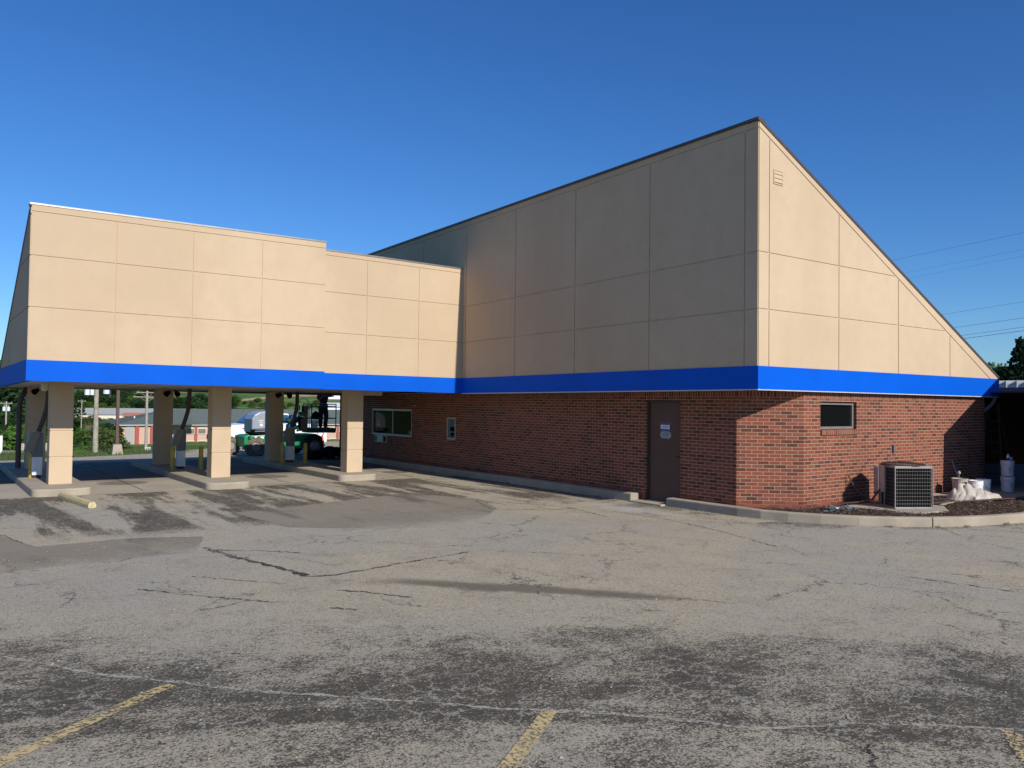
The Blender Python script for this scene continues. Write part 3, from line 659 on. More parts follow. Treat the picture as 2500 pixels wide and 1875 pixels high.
dr = MB(); frame2(dr, to3, 15.9, 16.79, .75, 1.0, .03, 0, .05, nr); dr.box(AX-.09, 16.12, .77, AX, 16.55, .985); dob = dr.build('cash_drawer', 'alu', BLD, bevel=.006)
g_ = MB(); g_.box(AX-.02, 15.93, .78, AX, 16.1, .97); g_.build('drawer_slot', 'black', dob); g_ = MB(); g_.box(AX-.02, 16.58, .78, AX, 16.76, .97); g_.build('drawer_slot', 'black', dob)
# door
df = MB(); frame2(df, to3, 2.43, 3.46, -.06, 2.28, .05, -.10, -.06, nr); fo = None
do = MB(); do.box(AX+.085, 2.48, .03, AX+.125, 3.41, 2.23); door = do.build('door', 'door', BLD, bevel=.004)
df.build('door_frame', 'door_frame', door)
h = MB(); h.bar((AX+.085, 2.56, 1.05), (AX+.03, 2.56, 1.05), .012); h.bar((AX+.03, 2.545, 1.05), (AX+.03, 2.62, 1.05), .011); h.build('handle', 'door_frame', door)
for zh in (.3, 1.12, 1.95):
    h = MB(); h.bar((AX+.078, 3.40, zh), (AX+.078, 3.40, zh+.11), .009, 8); h.build('hinge', 'door_frame', door)
h = MB(); h.box(AX+.02, 2.45, .0, AX+.14, 3.44, .045); h.build('threshold', 'alu', door)
def text(name, s, size, loc, rot, mat, parent, ext=.0):
    cu = bpy.data.curves.new(name, 'FONT'); cu.body = s; cu.size = size; cu.align_x = 'CENTER'; cu.align_y = 'CENTER'; cu.extrude = ext; cu.space_line = .85
    t = bpy.data.objects.new(name, cu); COL.objects.link(t); dg = bpy.context.evaluated_depsgraph_get()
    me = bpy.data.meshes.new_from_object(t.evaluated_get(dg)); bpy.data.objects.remove(t)
    me.materials.clear(); me.materials.append(M_[mat]); o = bpy.data.objects.new(name, me); COL.objects.link(o); o.location = loc; o.rotation_euler = rot
    if parent: o.parent = parent
    return o
DX = AX+.085
s1 = MB(); s1.box(DX-.004, 2.825, 1.60, DX, 3.085, 1.775); s1 = s1.build('door_sign', 'sign_white', door); s1['label'] = 'white door sign with blue stripes'
q = MB(); q.box(DX-.006, 2.828, 1.735, DX-.004, 3.082, 1.772); q.box(DX-.006, 2.828, 1.603, DX-.004, 3.082, 1.64); q.box(DX-.006, 2.83, 1.705, DX-.004, 3.08, 1.711); q.build('stripe', 'sign_blue', s1)
ang_s = (math.radians(90), 0, math.radians(-90))
text('sign_text', "DELIVERIES", .036, (DX-.0055, 2.955, 1.687), ang_s, 'sign_blue', s1); text('sign_text', "AUTHORIZED ONLY", .022, (DX-.0055, 2.955, 1.66), ang_s, 'sign_blue', s1)
s2 = MB(); c_ = .05; s2.extrude([(DX, y, z) for y, z in ((2.78+c_, 1.435), (3.10-c_, 1.435), (3.10, 1.435+c_), (3.10, 1.59-c_), (3.10-c_, 1.59), (2.78+c_, 1.59), (2.78, 1.59-c_), (2.78, 1.435+c_))], (-.004, 0, 0))
s2 = s2.build('door_sign', 'sign_grey', door); s2['label'] = 'grey octagonal door sticker'
text('sign_text', "PLEASE", .022, (DX-.0055, 2.94, 1.57), ang_s, 'ink', s2); text('sign_text', "USE OTHER", .042, (DX-.0055, 2.94, 1.53), ang_s, 'ink', s2); text('sign_text', "DOOR", .042, (DX-.0055, 2.94, 1.493), ang_s, 'ink', s2); text('sign_text', "THANK YOU", .022, (DX-.0055, 2.94, 1.458), ang_s, 'ink', s2)
# gable louvre vent
v = MB(); to3c, nc = plane_to3('C', -.016); frame2(v, to3c, .43, .72, 6.43, 6.71, .018, 0, .014, nc)
for z in (6.46, 6.54, 6.62):
    v.face([(.445, -.018, z+.085), (.705, -.018, z+.085), (.705, -.033, z+.01), (.445, -.033, z+.01)]); v.face([(.445, -.033, z+.01), (.705, -.033, z+.01), (.705, -.018, z), (.445, -.018, z)])
v.build('louvre_vent', 'stucco', BLD)
v = MB(); v.box(4.94, .05, 1.2, 5.02, .1, 1.34); v.bar((4.98, .08, 1.2), (4.98, .08, 1.14), .012); v.build('wall_socket', 'grey_box', BLD, bevel=.008)
v = MB(); v.box(AX-.05, 13.9, 2.04, AX, 13.98, 2.09); v.bar((AX-.05, 13.94, 2.06), (AX-.12, 13.94, 2.03), .015); v.build('wall_bracket', 'alu', BLD)
# downspout at the right end of the brick
v = MB(); v.tube([(9.86, .02, 2.48), (9.84, .05, 2.36), (9.74, .12, 2.22), (9.56, .2, 2.1), (9.5, .2, 1.95), (9.5, .2, .2)], .045, 8); v.build('downspout', 'gutter', BLD)
# columns
def column(x, y, zb, wd=.48, dp=.42):
    b = MB(); zs = [zb, zb+.63, zb+1.235, 2.62]; g = .012
    b.box(x+.012, y+.012, zb, x+wd-.012, y+dp-.012, 2.6)
    for k in range(3): b.box(x, y, zs[k]+(g if k else 0), x+wd, y+dp, zs[k+1]-(g if k < 2 else 0))
    return b.build('column', 'stucco', BLD, bevel=.006)
for x, y in ((-10.19, 11.88), (-6.55, 11.83), (-2.88, 11.66)): column(x, y, .17)
for x, y in ((-10.19, 16.85), (-6.78, 16.85), (-3.27, 16.85)): column(x, y, .17)
# east wing, whose end wall rises out of the picture to the right
E_ = MB(); prof = [(7.2, -2.0), (7.2, 3.0), (16, 7.3), (16, -2.0)]
E_.extrude([(x, -2.45, z) for x, z in [(7.38, 2.5), (12.1, 2.5), (12.1, 5.5), (7.38, 3.05)]], (0, -6, 0)); E_.build('east_wing_wall', 'stucco', BLD)
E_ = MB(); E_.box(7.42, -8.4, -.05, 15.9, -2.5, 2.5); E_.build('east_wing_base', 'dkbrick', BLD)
# porch between the wings, in deep shade
P_ = MB()
P_.box(12.62, -2.4, 2.62, 16, 7, 2.95); P_.build('porch_roof', 'roof', BLD)
P_ = MB()
for k in range(34):
    mm_ = Matrix.Translation((12.5, 7.0-.28*k, 0)) @ Matrix.Rotation(math.radians(24), 4, 'Z')
    P_.box(-.06, -.27, 2.905, .06, .0, 3.0, mm_); P_.box(-.08, -.27, 2.80, .04, .0, 2.895, mm_)
P_.build('porch_edge_tiles', 'tile', BLD)
P_ = MB(); P_.box(12.5, -2.4, 2.62, 12.6, 7, 2.795); P_.box(12.44, -2.4, 2.70, 12.5, 7, 2.73); P_.box(12.46, .6, 2.65, 12.5, 7, 2.67); P_.build('porch_gutter', 'gutter', BLD)
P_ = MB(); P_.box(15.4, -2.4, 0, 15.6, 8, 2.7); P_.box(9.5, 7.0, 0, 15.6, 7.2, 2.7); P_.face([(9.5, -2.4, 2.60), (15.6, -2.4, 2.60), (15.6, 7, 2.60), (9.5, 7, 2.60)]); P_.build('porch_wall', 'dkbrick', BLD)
P_ = MB(); P_.box(11.0, -2.4, .02, 11.2, 3.5, .68); P_.box(10.96, -2.4, .68, 11.24, 3.5, .72); P_.build('porch_knee_wall', 'slate', BLD)
# ------------------------------------------------------------------ kerbs, islands, bed
def rounded_kerb(name, poly, z1, mat='kerb', bev=.025):
    b = MB(); b.prism(poly, -.02, z1); return b.build(name, mat, bevel=bev)
struct(rounded_kerb('kerb', [(.3, 3.62), (.59, 3.62), (.59, 8.8), (.3, 8.8)], .18)); struct(rounded_kerb('kerb', [(.3, 8.815), (.59, 8.815), (.59, 19.0), (.3, 19.0)], .178))
struct(rounded_kerb('kerb', [(.38, 1.7), (.59, 1.7), (.59, 2.6), (.38, 2.6)], .18)) if 0 else None
outer = [(.36, 2.62), (.36, 1.6), (.38, .75), (.44, .25), (.6, -.25), (.88, -.75), (1.28, -1.28), (1.75, -1.72), (2.3, -2.1)]
outer2 = [(2.31, -2.107), (2.9, -2.38), (3.6, -2.6), (4.4, -2.76), (5.4, -2.88), (7, -2.98), (9, -3.02), (14, -3.05)]
def offs(path, w):
    R = []
    for i, p in enumerate(path):
        a = Vector(path[max(0, i-1)]); c = Vector(path[min(len(path)-1, i+1)]); d = (c-a).normalized(); R.append((p[0]-d.y*w, p[1]+d.x*w))
    return R
k1 = offs(outer, .17); k1[0] = (.59, 2.62); k1[1] = (.59, 1.6); k1[2] = (.60, .93)
struct(rounded_kerb('kerb', outer+k1[::-1], .175)); struct(rounded_kerb('kerb', outer2+offs(outer2, .17)[::-1], .175))
b = MB(); b.box(.22, 2.63, -.02, .72, 3.6, .035); struct(b.build('door_step', 'conc', bevel=.01))
b = MB(); bed = [(x+.0, y) for x, y in offs(outer[2:], .16)+offs(outer2[:6], .16)]
bed = [(.60, .93)]+bed[1:]+[(9.0, -1.6), (6.9, -1.05), (6.4, -.9), (6.2, .1), (1.6, .1)]
b.prism(bed, .0, .13); struct(b.build('mulch_soil', 'mulch'))
b = MB(); b.prism([(6.2, .1), (6.4, -.9), (6.9, -1.05), (9.0, -1.6), (14, -2.4), (14, .9), (9.45, .9), (9.45, .1)], .0, .16); struct(b.build('concrete_walk', 'conc'))
def inpoly(x, y, P):
    c = False
    for (x0, y0), (x1, y1) in zip(P, P[1:]+P[:1]):
        if (y0 > y) != (y1 > y) and x < (x1-x0)*(y-y0)/(y1-y0)+x0: c = not c
    return c
chips = {0: MB(), 1: MB(), 2: MB()}; n = 0
while n < 15000:
    x, y = random.uniform(.5, 9), random.uniform(-2.8, 1.0)
    if not inpoly(x, y, bed): continue
    n += 1; l, wd = random.uniform(.015, .055), random.uniform(.006, .016); a = random.uniform(0, 6.28); t_ = random.uniform(-.6, .6)
    z = .135+random.random()**2*.03+.03*max(0, math.sin(x*2.1)*math.cos(y*3))
    dx, dy, dz = math.cos(a)*math.cos(t_)*l, math.sin(a)*math.cos(t_)*l, math.sin(t_)*l*.6; ex, ey = -math.sin(a)*wd, math.cos(a)*wd
    k = 0 if random.random() < .6 else (1 if random.random() < .75 else 2)
    chips[k].face([(x-dx/2-ex/2, y-dy/2-ey/2, z-dz/2), (x+dx/2-ex/2, y+dy/2-ey/2, z+dz/2), (x+dx/2+ex/2, y+dy/2+ey/2, z+dz/2+.004), (x-dx/2+ex/2, y-dy/2+ey/2, z-dz/2+.004)])
M_['chip0'] = plain('bark_chip_dark', (.075, .052, .040, 1), .95, 0, .1, .3, 30); M_['chip1'] = plain('bark_chip_red', (.135, .098, .075, 1), .95, 0, .1, .3, 30); M_['chip2'] = plain('bark_chip_pale', (.26, .215, .17, 1), .95, 0, .1, .3, 30)
for k in range(3): struct(chips[k].build('mulch', 'chip%d' % k, weld=False), 'stuff')
def island(x0, x1, y0, y1, h=.17):
    P = []; r = (x1-x0)/2-.06
    for k in range(25): a = math.pi+math.pi*k/24; P.append(((x0+x1)/2+(abs(math.cos(a))**.55)*math.copysign(1, math.cos(a))*(x1-x0)/2, y0+.34-(abs(math.sin(a))**.55)*.34))
    for k in range(25): a = math.pi*k/24; P.append(((x0+x1)/2+(abs(math.cos(a))**.55)*math.copysign(1, math.cos(a))*(x1-x0)/2, y1-.34+(abs(math.sin(a))**.55)*.34))
    b = MB(); b.prism(P, -.02, h); return b.build('traffic_island', 'kerb', bevel=.03)
tag(island(-10.62, -9.42, 10.78, 19.4), 'leftmost concrete lane island, with the yellow wheel stop in front', 'kerb island', 'concrete islands under the drive-through canopy')
tag(island(-7.02, -5.95, 10.45, 19.4), 'middle concrete lane island under the canopy, between the two drive lanes', 'kerb island', 'concrete islands under the drive-through canopy')
tag(island(-3.38, -2.26, 10.9, 19.4), 'concrete lane island nearest the brick teller wall', 'kerb island', 'concrete islands under the drive-through canopy')
b = MB(); r9 = random.Random(21)
for k in range(2600):
    if k < 1500: x, y = r9.uniform(-13, 6), r9.uniform(-8, 10)
    else:
        a_ = r9.random(); i_ = r9.randrange(len(outer2[:6])+len(outer)-1); PP = outer+outer2[:6]; p_, q_ = PP[i_], PP[min(i_+1, len(PP)-1)]
        x, y = p_[0]+(q_[0]-p_[0])*a_-abs(r9.gauss(0, .10)), p_[1]+(q_[1]-p_[1])*a_-abs(r9.gauss(0, .10))
        if k > 2200: x, y = .3-abs(r9.gauss(0, .12)), r9.uniform(3.6, 16)
    q = r9.uniform(.005, .014); z = .004
    P = [Vector((x+q*math.cos(t_)*r9.uniform(.7, 1.3), y+q*math.sin(t_)*r9.uniform(.7, 1.3), z)) for t_ in (0, 1.6, 3.1, 4.7)]; T_ = Vector((x, y, z+q*r9.uniform(.6, 1.1)))
    for i_ in range(4): b.face([P[i_], P[(i_+1) % 4], T_])
M_['gravel'] = plain('loose_gravel', (.31, .275, .22, 1), .9, 0, .2, .5, 40); struct(b.build('gravel', 'gravel', weld=False), 'stuff')
b = MB()
for (wx_, wy_) in ((2.28, -2.2), (2.95, -2.42), (1.62, -1.66), (3.9, -2.70), (.2, 4.6), (.22, 8.2), (-6.0, 10.42)):
    for k in range(26):
        a = r9.uniform(0, 6.28); l = r9.uniform(.03, .09); ww = .006; px_, py_ = wx_+r9.gauss(0, .04), wy_+r9.gauss(0, .025)
        b.face([(px_-ww*math.sin(a), py_+ww*math.cos(a), .0), (px_+ww*math.sin(a), py_-ww*math.cos(a), 0), (px_+math.cos(a)*l, py_+math.sin(a)*l, l*r9.uniform(.4, 1))])
WEEDS_ = b
# wheel stop
b = MB(); wsx, wsy = -10.25, 10.75; L = 1.83
T = Matrix.Translation((-10.10, 10.45, 0)) @ Matrix.Rotation(math.atan2(-2.35, .28), 4, 'Z')
sec = [(-.075, 0), (-.075, .07), (-.045, .125), (.045, .125), (.075, .07), (.075, 0)]
A = [T @ Vector((0, y, z)) for y, z in sec]; B = [T @ Vector((2.2, y, z)) for y, z in sec]
for k in range(6): b.face([A[k], A[(k+1) % 6], B[(k+1) % 6], B[k]])
b.face(A[::-1]); b.face(B)
def ws_mat():
    t = NT('chipped_yellow'); v = t.obj(); a = t.noise(v, 16, 6, .75)
    col = t.mix(t.rng(a, .46, .56), (.62, .50, .22, 1), (.43, .37, .25, 1)); t.bump(a, .6, .02); return t.out(col, .9, 0, .2)
M_['ws'] = ws_mat(); tag(b.build('wheel_stop', 'ws', bevel=.012), 'weathered yellow concrete wheel stop lying askew on the asphalt before the left island', 'wheel stop')
# ------------------------------------------------------------------ tube stations, bollards
def station(x, y, label, facing=1, top=2.55):
    t = thing('teller_tube_station', label, 'teller station', (x, y, .17), 0, 'pneumatic teller stations on the islands')
    b = MB(); b.box(-.09, -.11, 0, .09, .1, .07); b.build('base', 'rust', t)
    b = MB(); b.box(-.11, -.13, .07, .11, .12, .52); b.build('lower_cabinet', 'white_box', t, bevel=.008)
    b = MB(); b.box(-.10, -.12, .52, .12, .12, 1.12); b.build('upper_cabinet', 'grey_box', t, bevel=.01)
    b = MB(); sk = Matrix(((1, 0, .32, -.40), (0, 1, 0, 0), (0, 0, 1, 0), (0, 0, 0, 1)))
    b.box(-.11, -.17, .66, .10, .02, 1.14, sk); b.build('terminal_cover', 'taupe_box', t, bevel=.01)
    pts = [(.02, -.02, 1.15), (.07, -.02, 1.3), (.13, -.02, 1.5), (.185, -.02, 1.72), (.205, -.02, 1.95), (.21, -.02, 2.39)]
    b = MB(); b.tube(pts, .058, 12); b.build('carrier_tube', 'brown_tube', t, smooth=False)
    return t
def bollard(x, y, label):
    b = MB(); b.lathe([(.0, .66), (.03, .657), (.055, .64), (.062, .6), (.062, 0)], (0, 0, 0), 16); o = b.build('bollard', 'yellow', None, smooth=True); o.location = (x, y, .17)
    return tag(o, label, 'bollard', 'yellow bollards guarding the teller stations')
station(-10.22, 13.95, 'grey and white teller station beside the front column of the left island')
station(-6.48, 15.15, 'grey and white teller station between two bollards on the middle island')
station(-2.80, 16.2, 'grey and white teller station on the island nearest the green lift')
bollard(-10.33, 14.0, 'yellow bollard at the left teller station, left of the front column') ; bollard(-6.80, 14.73, 'yellow bollard left of the middle teller station'); bollard(-6.03, 14.69, 'yellow bollard right of the middle teller station, by the middle front column')
bollard(-3.28, 15.59, 'yellow bollard left of the teller station nearest the lift'); bollard(-2.53, 15.56, 'yellow bollard right of the teller station nearest the lift')
b = MB(); b.tube([(-10.36, 16.95, .2), (-10.36, 16.95, 1.95), (-10.33, 16.95, 2.15), (-10.24, 16.95, 2.35), (-10.15, 16.98, 2.5)], .07, 10); b.build('downspout', 'brown_tube', BLD)
def flood(x, y, rz, label):
    t = thing('floodlight', label, 'light', (x, y, 2.45), rz, 'floodlights under the canopy ceiling')
    b = MB(); b.bar((0, 0, .06), (0, 0, -.04), .012); b.build('bracket', 'black', t)
    b = MB(); m = Matrix.Rotation(math.radians(115), 4, 'Y'); b.lathe([(.02, -.02), (.05, .0), (.085, .14), (.09, .15)], (0, 0, -.06), 14, m); b.build('housing', 'black', t)
    b = MB(); b.lathe([(0.0, .13), (.078, .135)], (0, 0, -.06), 14, m); b.build('lens', 'taupe_box', t)
for x, y, rz, l in ((-6.45, 17.2, 2.2, 'black floodlight, left of the pair above the middle rear column'), (-6.28, 17.2, .8, 'black floodlight, right of the pair above the middle rear column'), (-2.95, 17.2, 2.4, 'black floodlight, left of the pair above the rear column by the lift'), (-2.72, 17.2, .6, 'black floodlight, right of the pair above the rear column by the lift'),
                    (-9.98, 16.9, 2.2, 'black floodlight, left of the pair above the left rear column'), (-9.75, 16.6, .9, 'black floodlight beside the white globe lamp')):
    flood(x, y-.5, rz, l)
b = MB(); b.lathe([(.0, -.2), (.05, -.195), (.08, -.15), (.085, -.1), (.07, -.0), (.07, .05)], (0, 0, 0), 16); o = b.build('globe_lamp', 'cream', smooth=True); o.location = (-10.15, 13.4, 2.53); tag(o, 'small white globe lamp hanging under the canopy corner, unlit', 'light')
# ------------------------------------------------------------------ air conditioner
AC = thing('air_conditioner', 'large condenser unit with wire grille and rusty fan top beside the brick wall', 'air conditioner', (3.0, -1.02, .165))
fp = [(0, 0), (.68, -.40), (1.05, -.10), (1.02, .42), (.70, .72), (.37, .50), (.28, .37)]
sc_ = lambda P, k: [((x-.6)*k+.6, (y-.15)*k+.15) for x, y in P]
b = MB(); b.prism(sc_(fp, .95), .02, .82); b.build('coil', 'coil', AC)
b = MB(); b.prism(sc_(fp, 1.01), 0, .035); b.prism(sc_(fp, 1.01), .80, .845)
for x, y in fp: b.box(x-.012, y-.012, .03, x+.012, y+.012, .81)
b.build('frame', 'hvac', AC, bevel=.004)
b = MB()
for (x0, y0), (x1, y1) in zip(fp, fp[1:]+fp[:1]):
    L = math.hypot(x1-x0, y1-y0); nn = max(2, round(L/.052))
    for k in range(1, nn): b.bar((x0+(x1-x0)*k/nn, y0+(y1-y0)*k/nn, .03), (x0+(x1-x0)*k/nn, y0+(y1-y0)*k/nn, .81), .0017, 4)
    for j in range(1, 11): b.bar((x0, y0, .03+.0715*j), (x1, y1, .03+.0715*j), .0025, 4)
b.build('wire_grille', 'hvac', AC, weld=False)
b = MB()
for r in (.1, .18, .26, .34, .40):
    for k in range(24):
        a, c = 2*math.pi*k/24, 2*math.pi*(k+1)/24; z = .845+.07*(1-(r/.42)**2)
        b.bar((.58+r*math.cos(a), .14+r*math.sin(a), z), (.58+r*math.cos(c), .14+r*math.sin(c), z), .005, 4)
for k in range(12):
    a = 2*math.pi*k/12
    for r0, r1 in ((.02, .18), (.18, .34), (.34, .43)): b.bar((.58+r0*math.cos(a), .14+r0*math.sin(a), .845+.07*(1-(r0/.42)**2)), (.58+r1*math.cos(a), .14+r1*math.sin(a), .845+.07*max(0, (1-(r1/.42)**2))), .005, 4)
b.lathe([(.43, .84), (.43, .86), (.40, .875)], (.58, .14, 0), 28); b.build('fan_guard', 'rust', AC, weld=False)
b = MB(); b.prism([(.25, .365), (.28, .345), (.40, .51), (.36, .53)], .28, .83); b.build('service_panel', 'hvac_panel', AC, bevel=.006)
b = MB(); b.tube([(.2, .42, .35), (.12, .55, .12), (-.02, .75, .06), (-.25, 1.0, .02)], .022, 8); b.tube([(.24, .44, .33), (.2, .6, .1), (.1, .9, .3), (.12, 1.08, .6)], .014, 8); b.build('refrigerant_line', 'brown_tube', AC)
b = MB(); b.prism([(2.55, -.15), (2.72, -1.2), (2.95, -1.58), (3.75, -1.70), (4.4, -1.3), (4.45, -.15)], .10, .165); tag(b.build('equipment_pad', 'conc', bevel=.01), 'low concrete pad under the condenser unit', 'concrete pad')
b = MB(); b.box(4.2, .0, .34, 4.42, .1, .9); o = b.build('disconnect_box', 'hvac_panel', BLD, bevel=.006)
# ------------------------------------------------------------------ painters' things
def bucket(x, y, z, label, full=True, lid=False):
    t = thing('paint_bucket', label, 'bucket', (x, y, z), random.uniform(-.3, .3), 'white paint buckets')
    b = MB(); b.lathe([(0, .004), (.125, .004), (.132, .01), (.145, .26), (.156, .265), (.156, .275), (.147, .28), (.148, .30), (.158, .305), (.158, .313), (.150, .318), (.152, .355), (.157, .36), (.157, .37), (.147, .37), (.130, .30) if not lid else (.1, .372), (0, .30) if not lid else (0, .372)], (0, 0, 0), 26)
    b.build('pail', 'bucket', t, smooth=False)
    b = MB(); b.tube([(-.155, 0, .29), (-.13, -.1, .2), (0, -.155, .15), (.13, -.1, .2), (.155, 0, .29)], .003, 5); b.build('handle', 'alu', t)
    for (a0, a1, z0, z1) in ((-2.35, -2.05, .07, .075), (-2.35, -2.05, .20, .205), (-2.35, -2.34, .07, .2), (-2.06, -2.05, .07, .2), (-2.3, -2.12, .17, .185), (-2.3, -2.15, .14, .148), (-2.3, -2.18, .11, .118), (-1.45, -1.40, .09, .15)):
        b = MB()
        for k in range(4):
            p, q = a0+(a1-a0)*k/4, a0+(a1-a0)*(k+1)/4; r = lambda z: .1345+.0485*z
            b.face([(r(z0)*math.cos(p), r(z0)*math.sin(p), z0), (r(z0)*math.cos(q), r(z0)*math.sin(q), z0), (r(z1)*math.cos(q), r(z1)*math.sin(q), z1), (r(z1)*math.cos(p), r(z1)*math.sin(p), z1)])
        b.build('print_mark', 'ink', t)
    return t
bucket(6.98, -.78, .16, 'open white paint bucket behind the canvas cloth, brightest in the sun')
bucket(7.5, -.72, .16, 'white paint bucket standing in the shade edge right of the sunlit bucket', True, True)
bucket(8.86, -.68, .16, 'white bucket at the bottom of the two-bucket stack', True, True); bucket(8.86, -.68, .545, 'white bucket on top of the two-bucket stack, with bottles on it', True, True)
bucket(9.35, -1.02, .16, 'white bucket at the right edge of the picture', True, True)
bk = MB(); bk.lathe([(0, 0), (.14, 0), (.17, .38), (.18, .38), (.165, .33), (0, .33)], (0, 0, 0), 24); o = bk.build('plastic_tub', 'cloth', smooth=False); o.location = (7.08, -.38, .16); tag(o, 'beige tub half hidden behind the canvas cloth', 'tub')
bt = thing('spray_bottle', 'white bottle with blue label on the topmost bucket', 'bottle', (8.80, -.72, .92))
b = MB(); b.lathe([(0, 0), (.035, 0), (.035, .11), (.015, .14), (.015, .165), (0, .165)], (0, 0, 0), 14); b.build('bottle_body', 'white_box', bt); b = MB(); b.lathe([(.0355, .01), (.0355, .07)], (0, 0, 0), 14); b.build('bottle_label', 'sign_blue', bt)
b = MB(); b.lathe([(0, -.09), (.04, -.09), (.045, .0), (.04, .09), (0, .09)], (0, 0, 0), 12, Matrix.Rotation(math.radians(90), 4, 'Y')); o = b.build('caulk_roll', 'white_box'); o.location = (8.93, -.70, .965); tag(o, 'white roll lying beside the bottle on the topmost bucket', 'roll')
# drop cloth
def cloth():
    b = MB(); n, m = 70, 50; V = {}
    import mathutils.noise as mn
    for j in range(m+1):
        for i in range(n+1):
            u, v_ = i/n, j/m; x = 5.95+u*1.18; y = -1.30+v_*.75
            q = lambda t: max(0, min(1, t))**2*(3-2*max(0, min(1, t)))
            top_ = q(u/.32)*(1-q((u-.42)/.58)*.9)*q(v_/.5)*(1-q((v_-.75)/.25)*.8)
            low_ = q(u/.12)*(1-q((u-.9)/.1))*q(v_/.12)*(1-q((v_-.9)/.1))
            w1 = mn.noise(Vector((x*2.2, y*2.2, 7))); fo = abs(math.sin(6.5*(u*1.3+v_*.8)+3.5*w1))**.6
            fo2 = abs(math.sin(13*(u*.5-v_)+5*mn.noise(Vector((x*4, y*4, 3)))))**.7
            z = .145+.09*top_+.05*low_+low_*(.095*fo+.055*fo2)*(.5+top_)
            sh = mn.noise(Vector((x*3, y*3, 2)))*.08
            V[i, j] = (x+sh+.10*math.sin(v_*7)*(.5-u), y+sh+.06*math.sin(u*11)*(1-v_), z)
    for j in range(m):
        for i in range(n): b.face([V[i, j], V[i+1, j], V[i+1, j+1], V[i, j+1]])
    return b.build('drop_cloth', 'cloth', smooth=True)
tag(cloth(), 'crumpled beige canvas drop cloth heaped on the mulch before the buckets', 'drop cloth')
b = MB(); b.bar((7.62, .06, .92), (7.55, -.25, .2), .011); b.build('pole', 'alu') if 0 else None
o = b.build('roller_pole', 'alu'); tag(o, 'thin grey roller pole leaning on the brick behind the cloth', 'pole')
b = MB(); b.bar((8.55, .06, .95), (8.4, -.35, .16), .012); o = b.build('roller_pole', 'brown_steel'); tag(o, 'thin dark pole leaning on the brick behind the second bucket', 'pole')
t = thing('paint_mixer', 'small knob-topped mixing stick standing in the tub', 'tool', (7.0, -.40, .5)); b = MB(); b.bar((0, 0, 0), (0, 0, .16), .008); b.build('stick', 'alu', t); b = MB(); b.lathe([(0, .14), (.03, .15), (.035, .18), (.02, .21), (0, .215)], (0, 0, 0), 12); b.build('knob', 'cloth', t)
for (p, q, lab) in (((4.5, -.95, .17), (6.9, -1.45, .18), 'long dark plank lying on the mulch in front of the cloth'), ((4.45, -1.2, .165), (5.75, -1.02, .17), 'short grey plank lying on the mulch beside the condenser'), ((6.6, -1.3, .17), (8.4, -1.75, .165), 'thin pipe lying along the edge of the concrete walk')):
    b = MB(); d = (Vector(q)-Vector(p)).normalized(); m = Matrix.Translation(p) @ d.to_track_quat('X', 'Z').to_matrix().to_4x4(); L = (Vector(q)-Vector(p)).length
    b.box(0, -.03, 0, L, .03, .018, m); o = b.build('plank', 'wood_pole' if 'grey' in lab else 'brown_steel'); tag(o, lab, 'plank')
b = MB()
for k in range(70):
    x, y = 1.95+random.gauss(0, .16), -.43+random.gauss(0, .1); a = random.uniform(0, 3.1); l = random.uniform(.02, .06)
    b.box(-l, -l*.4, 0, l, l*.4, .012, Matrix.Translation((x, y, .15+random.random()*.06)) @ Matrix.Rotation(a, 4, 'Z') @ Matrix.Rotation(random.uniform(-.6, .6), 4, 'X'))
tag(b.build('rubble_heap', 'grey_box'), 'small heap of grey rubble on the mulch before the brick corner', 'rubble')
b = MB(); b.box(1.80, -.5, .19, 1.90, -.44, .215); tag(b.build('paper_scrap', 'white'), 'white scrap on the left of the rubble heap', 'litter')
# ladder in the porch
t = thing('step_ladder', 'tall wooden-coloured step ladder standing in the dark porch', 'ladder', (10.5, .35, .16))
for s_ in (-1, 1):
    b = MB(); b.bar((0, s_*.26, 0), (.0, s_*.13, 2.15), .028, 4); b.build('rail', 'ladder', t); b = MB(); b.bar((.75, s_*.26, 0), (.02, s_*.13, 2.1), .018, 4); b.build('rear_rail', 'ladder', t)
for k in range(1, 8): b = MB(); ww = .26-.13*k*.28/2.15; b.box(-.04, -ww, k*.28, .06, ww, k*.28+.03); b.build('tread', 'ladder', t)
b = MB(); b.box(-.06, -.16, 2.13, .1, .16, 2.17); b.build('top_cap', 'ladder', t)
t = thing('leaning_board', 'pale board leaning inside the porch beside the ladder', 'board', (10.25, .62, .3)); b = MB(); b.box(0, -.08, .3, .03, .08, 1.15); b.build('board', 'slate', t); b = MB(); b.box(-.02, -.1, .15, .05, .1, .34); b.build('foot_block', 'trim', t)
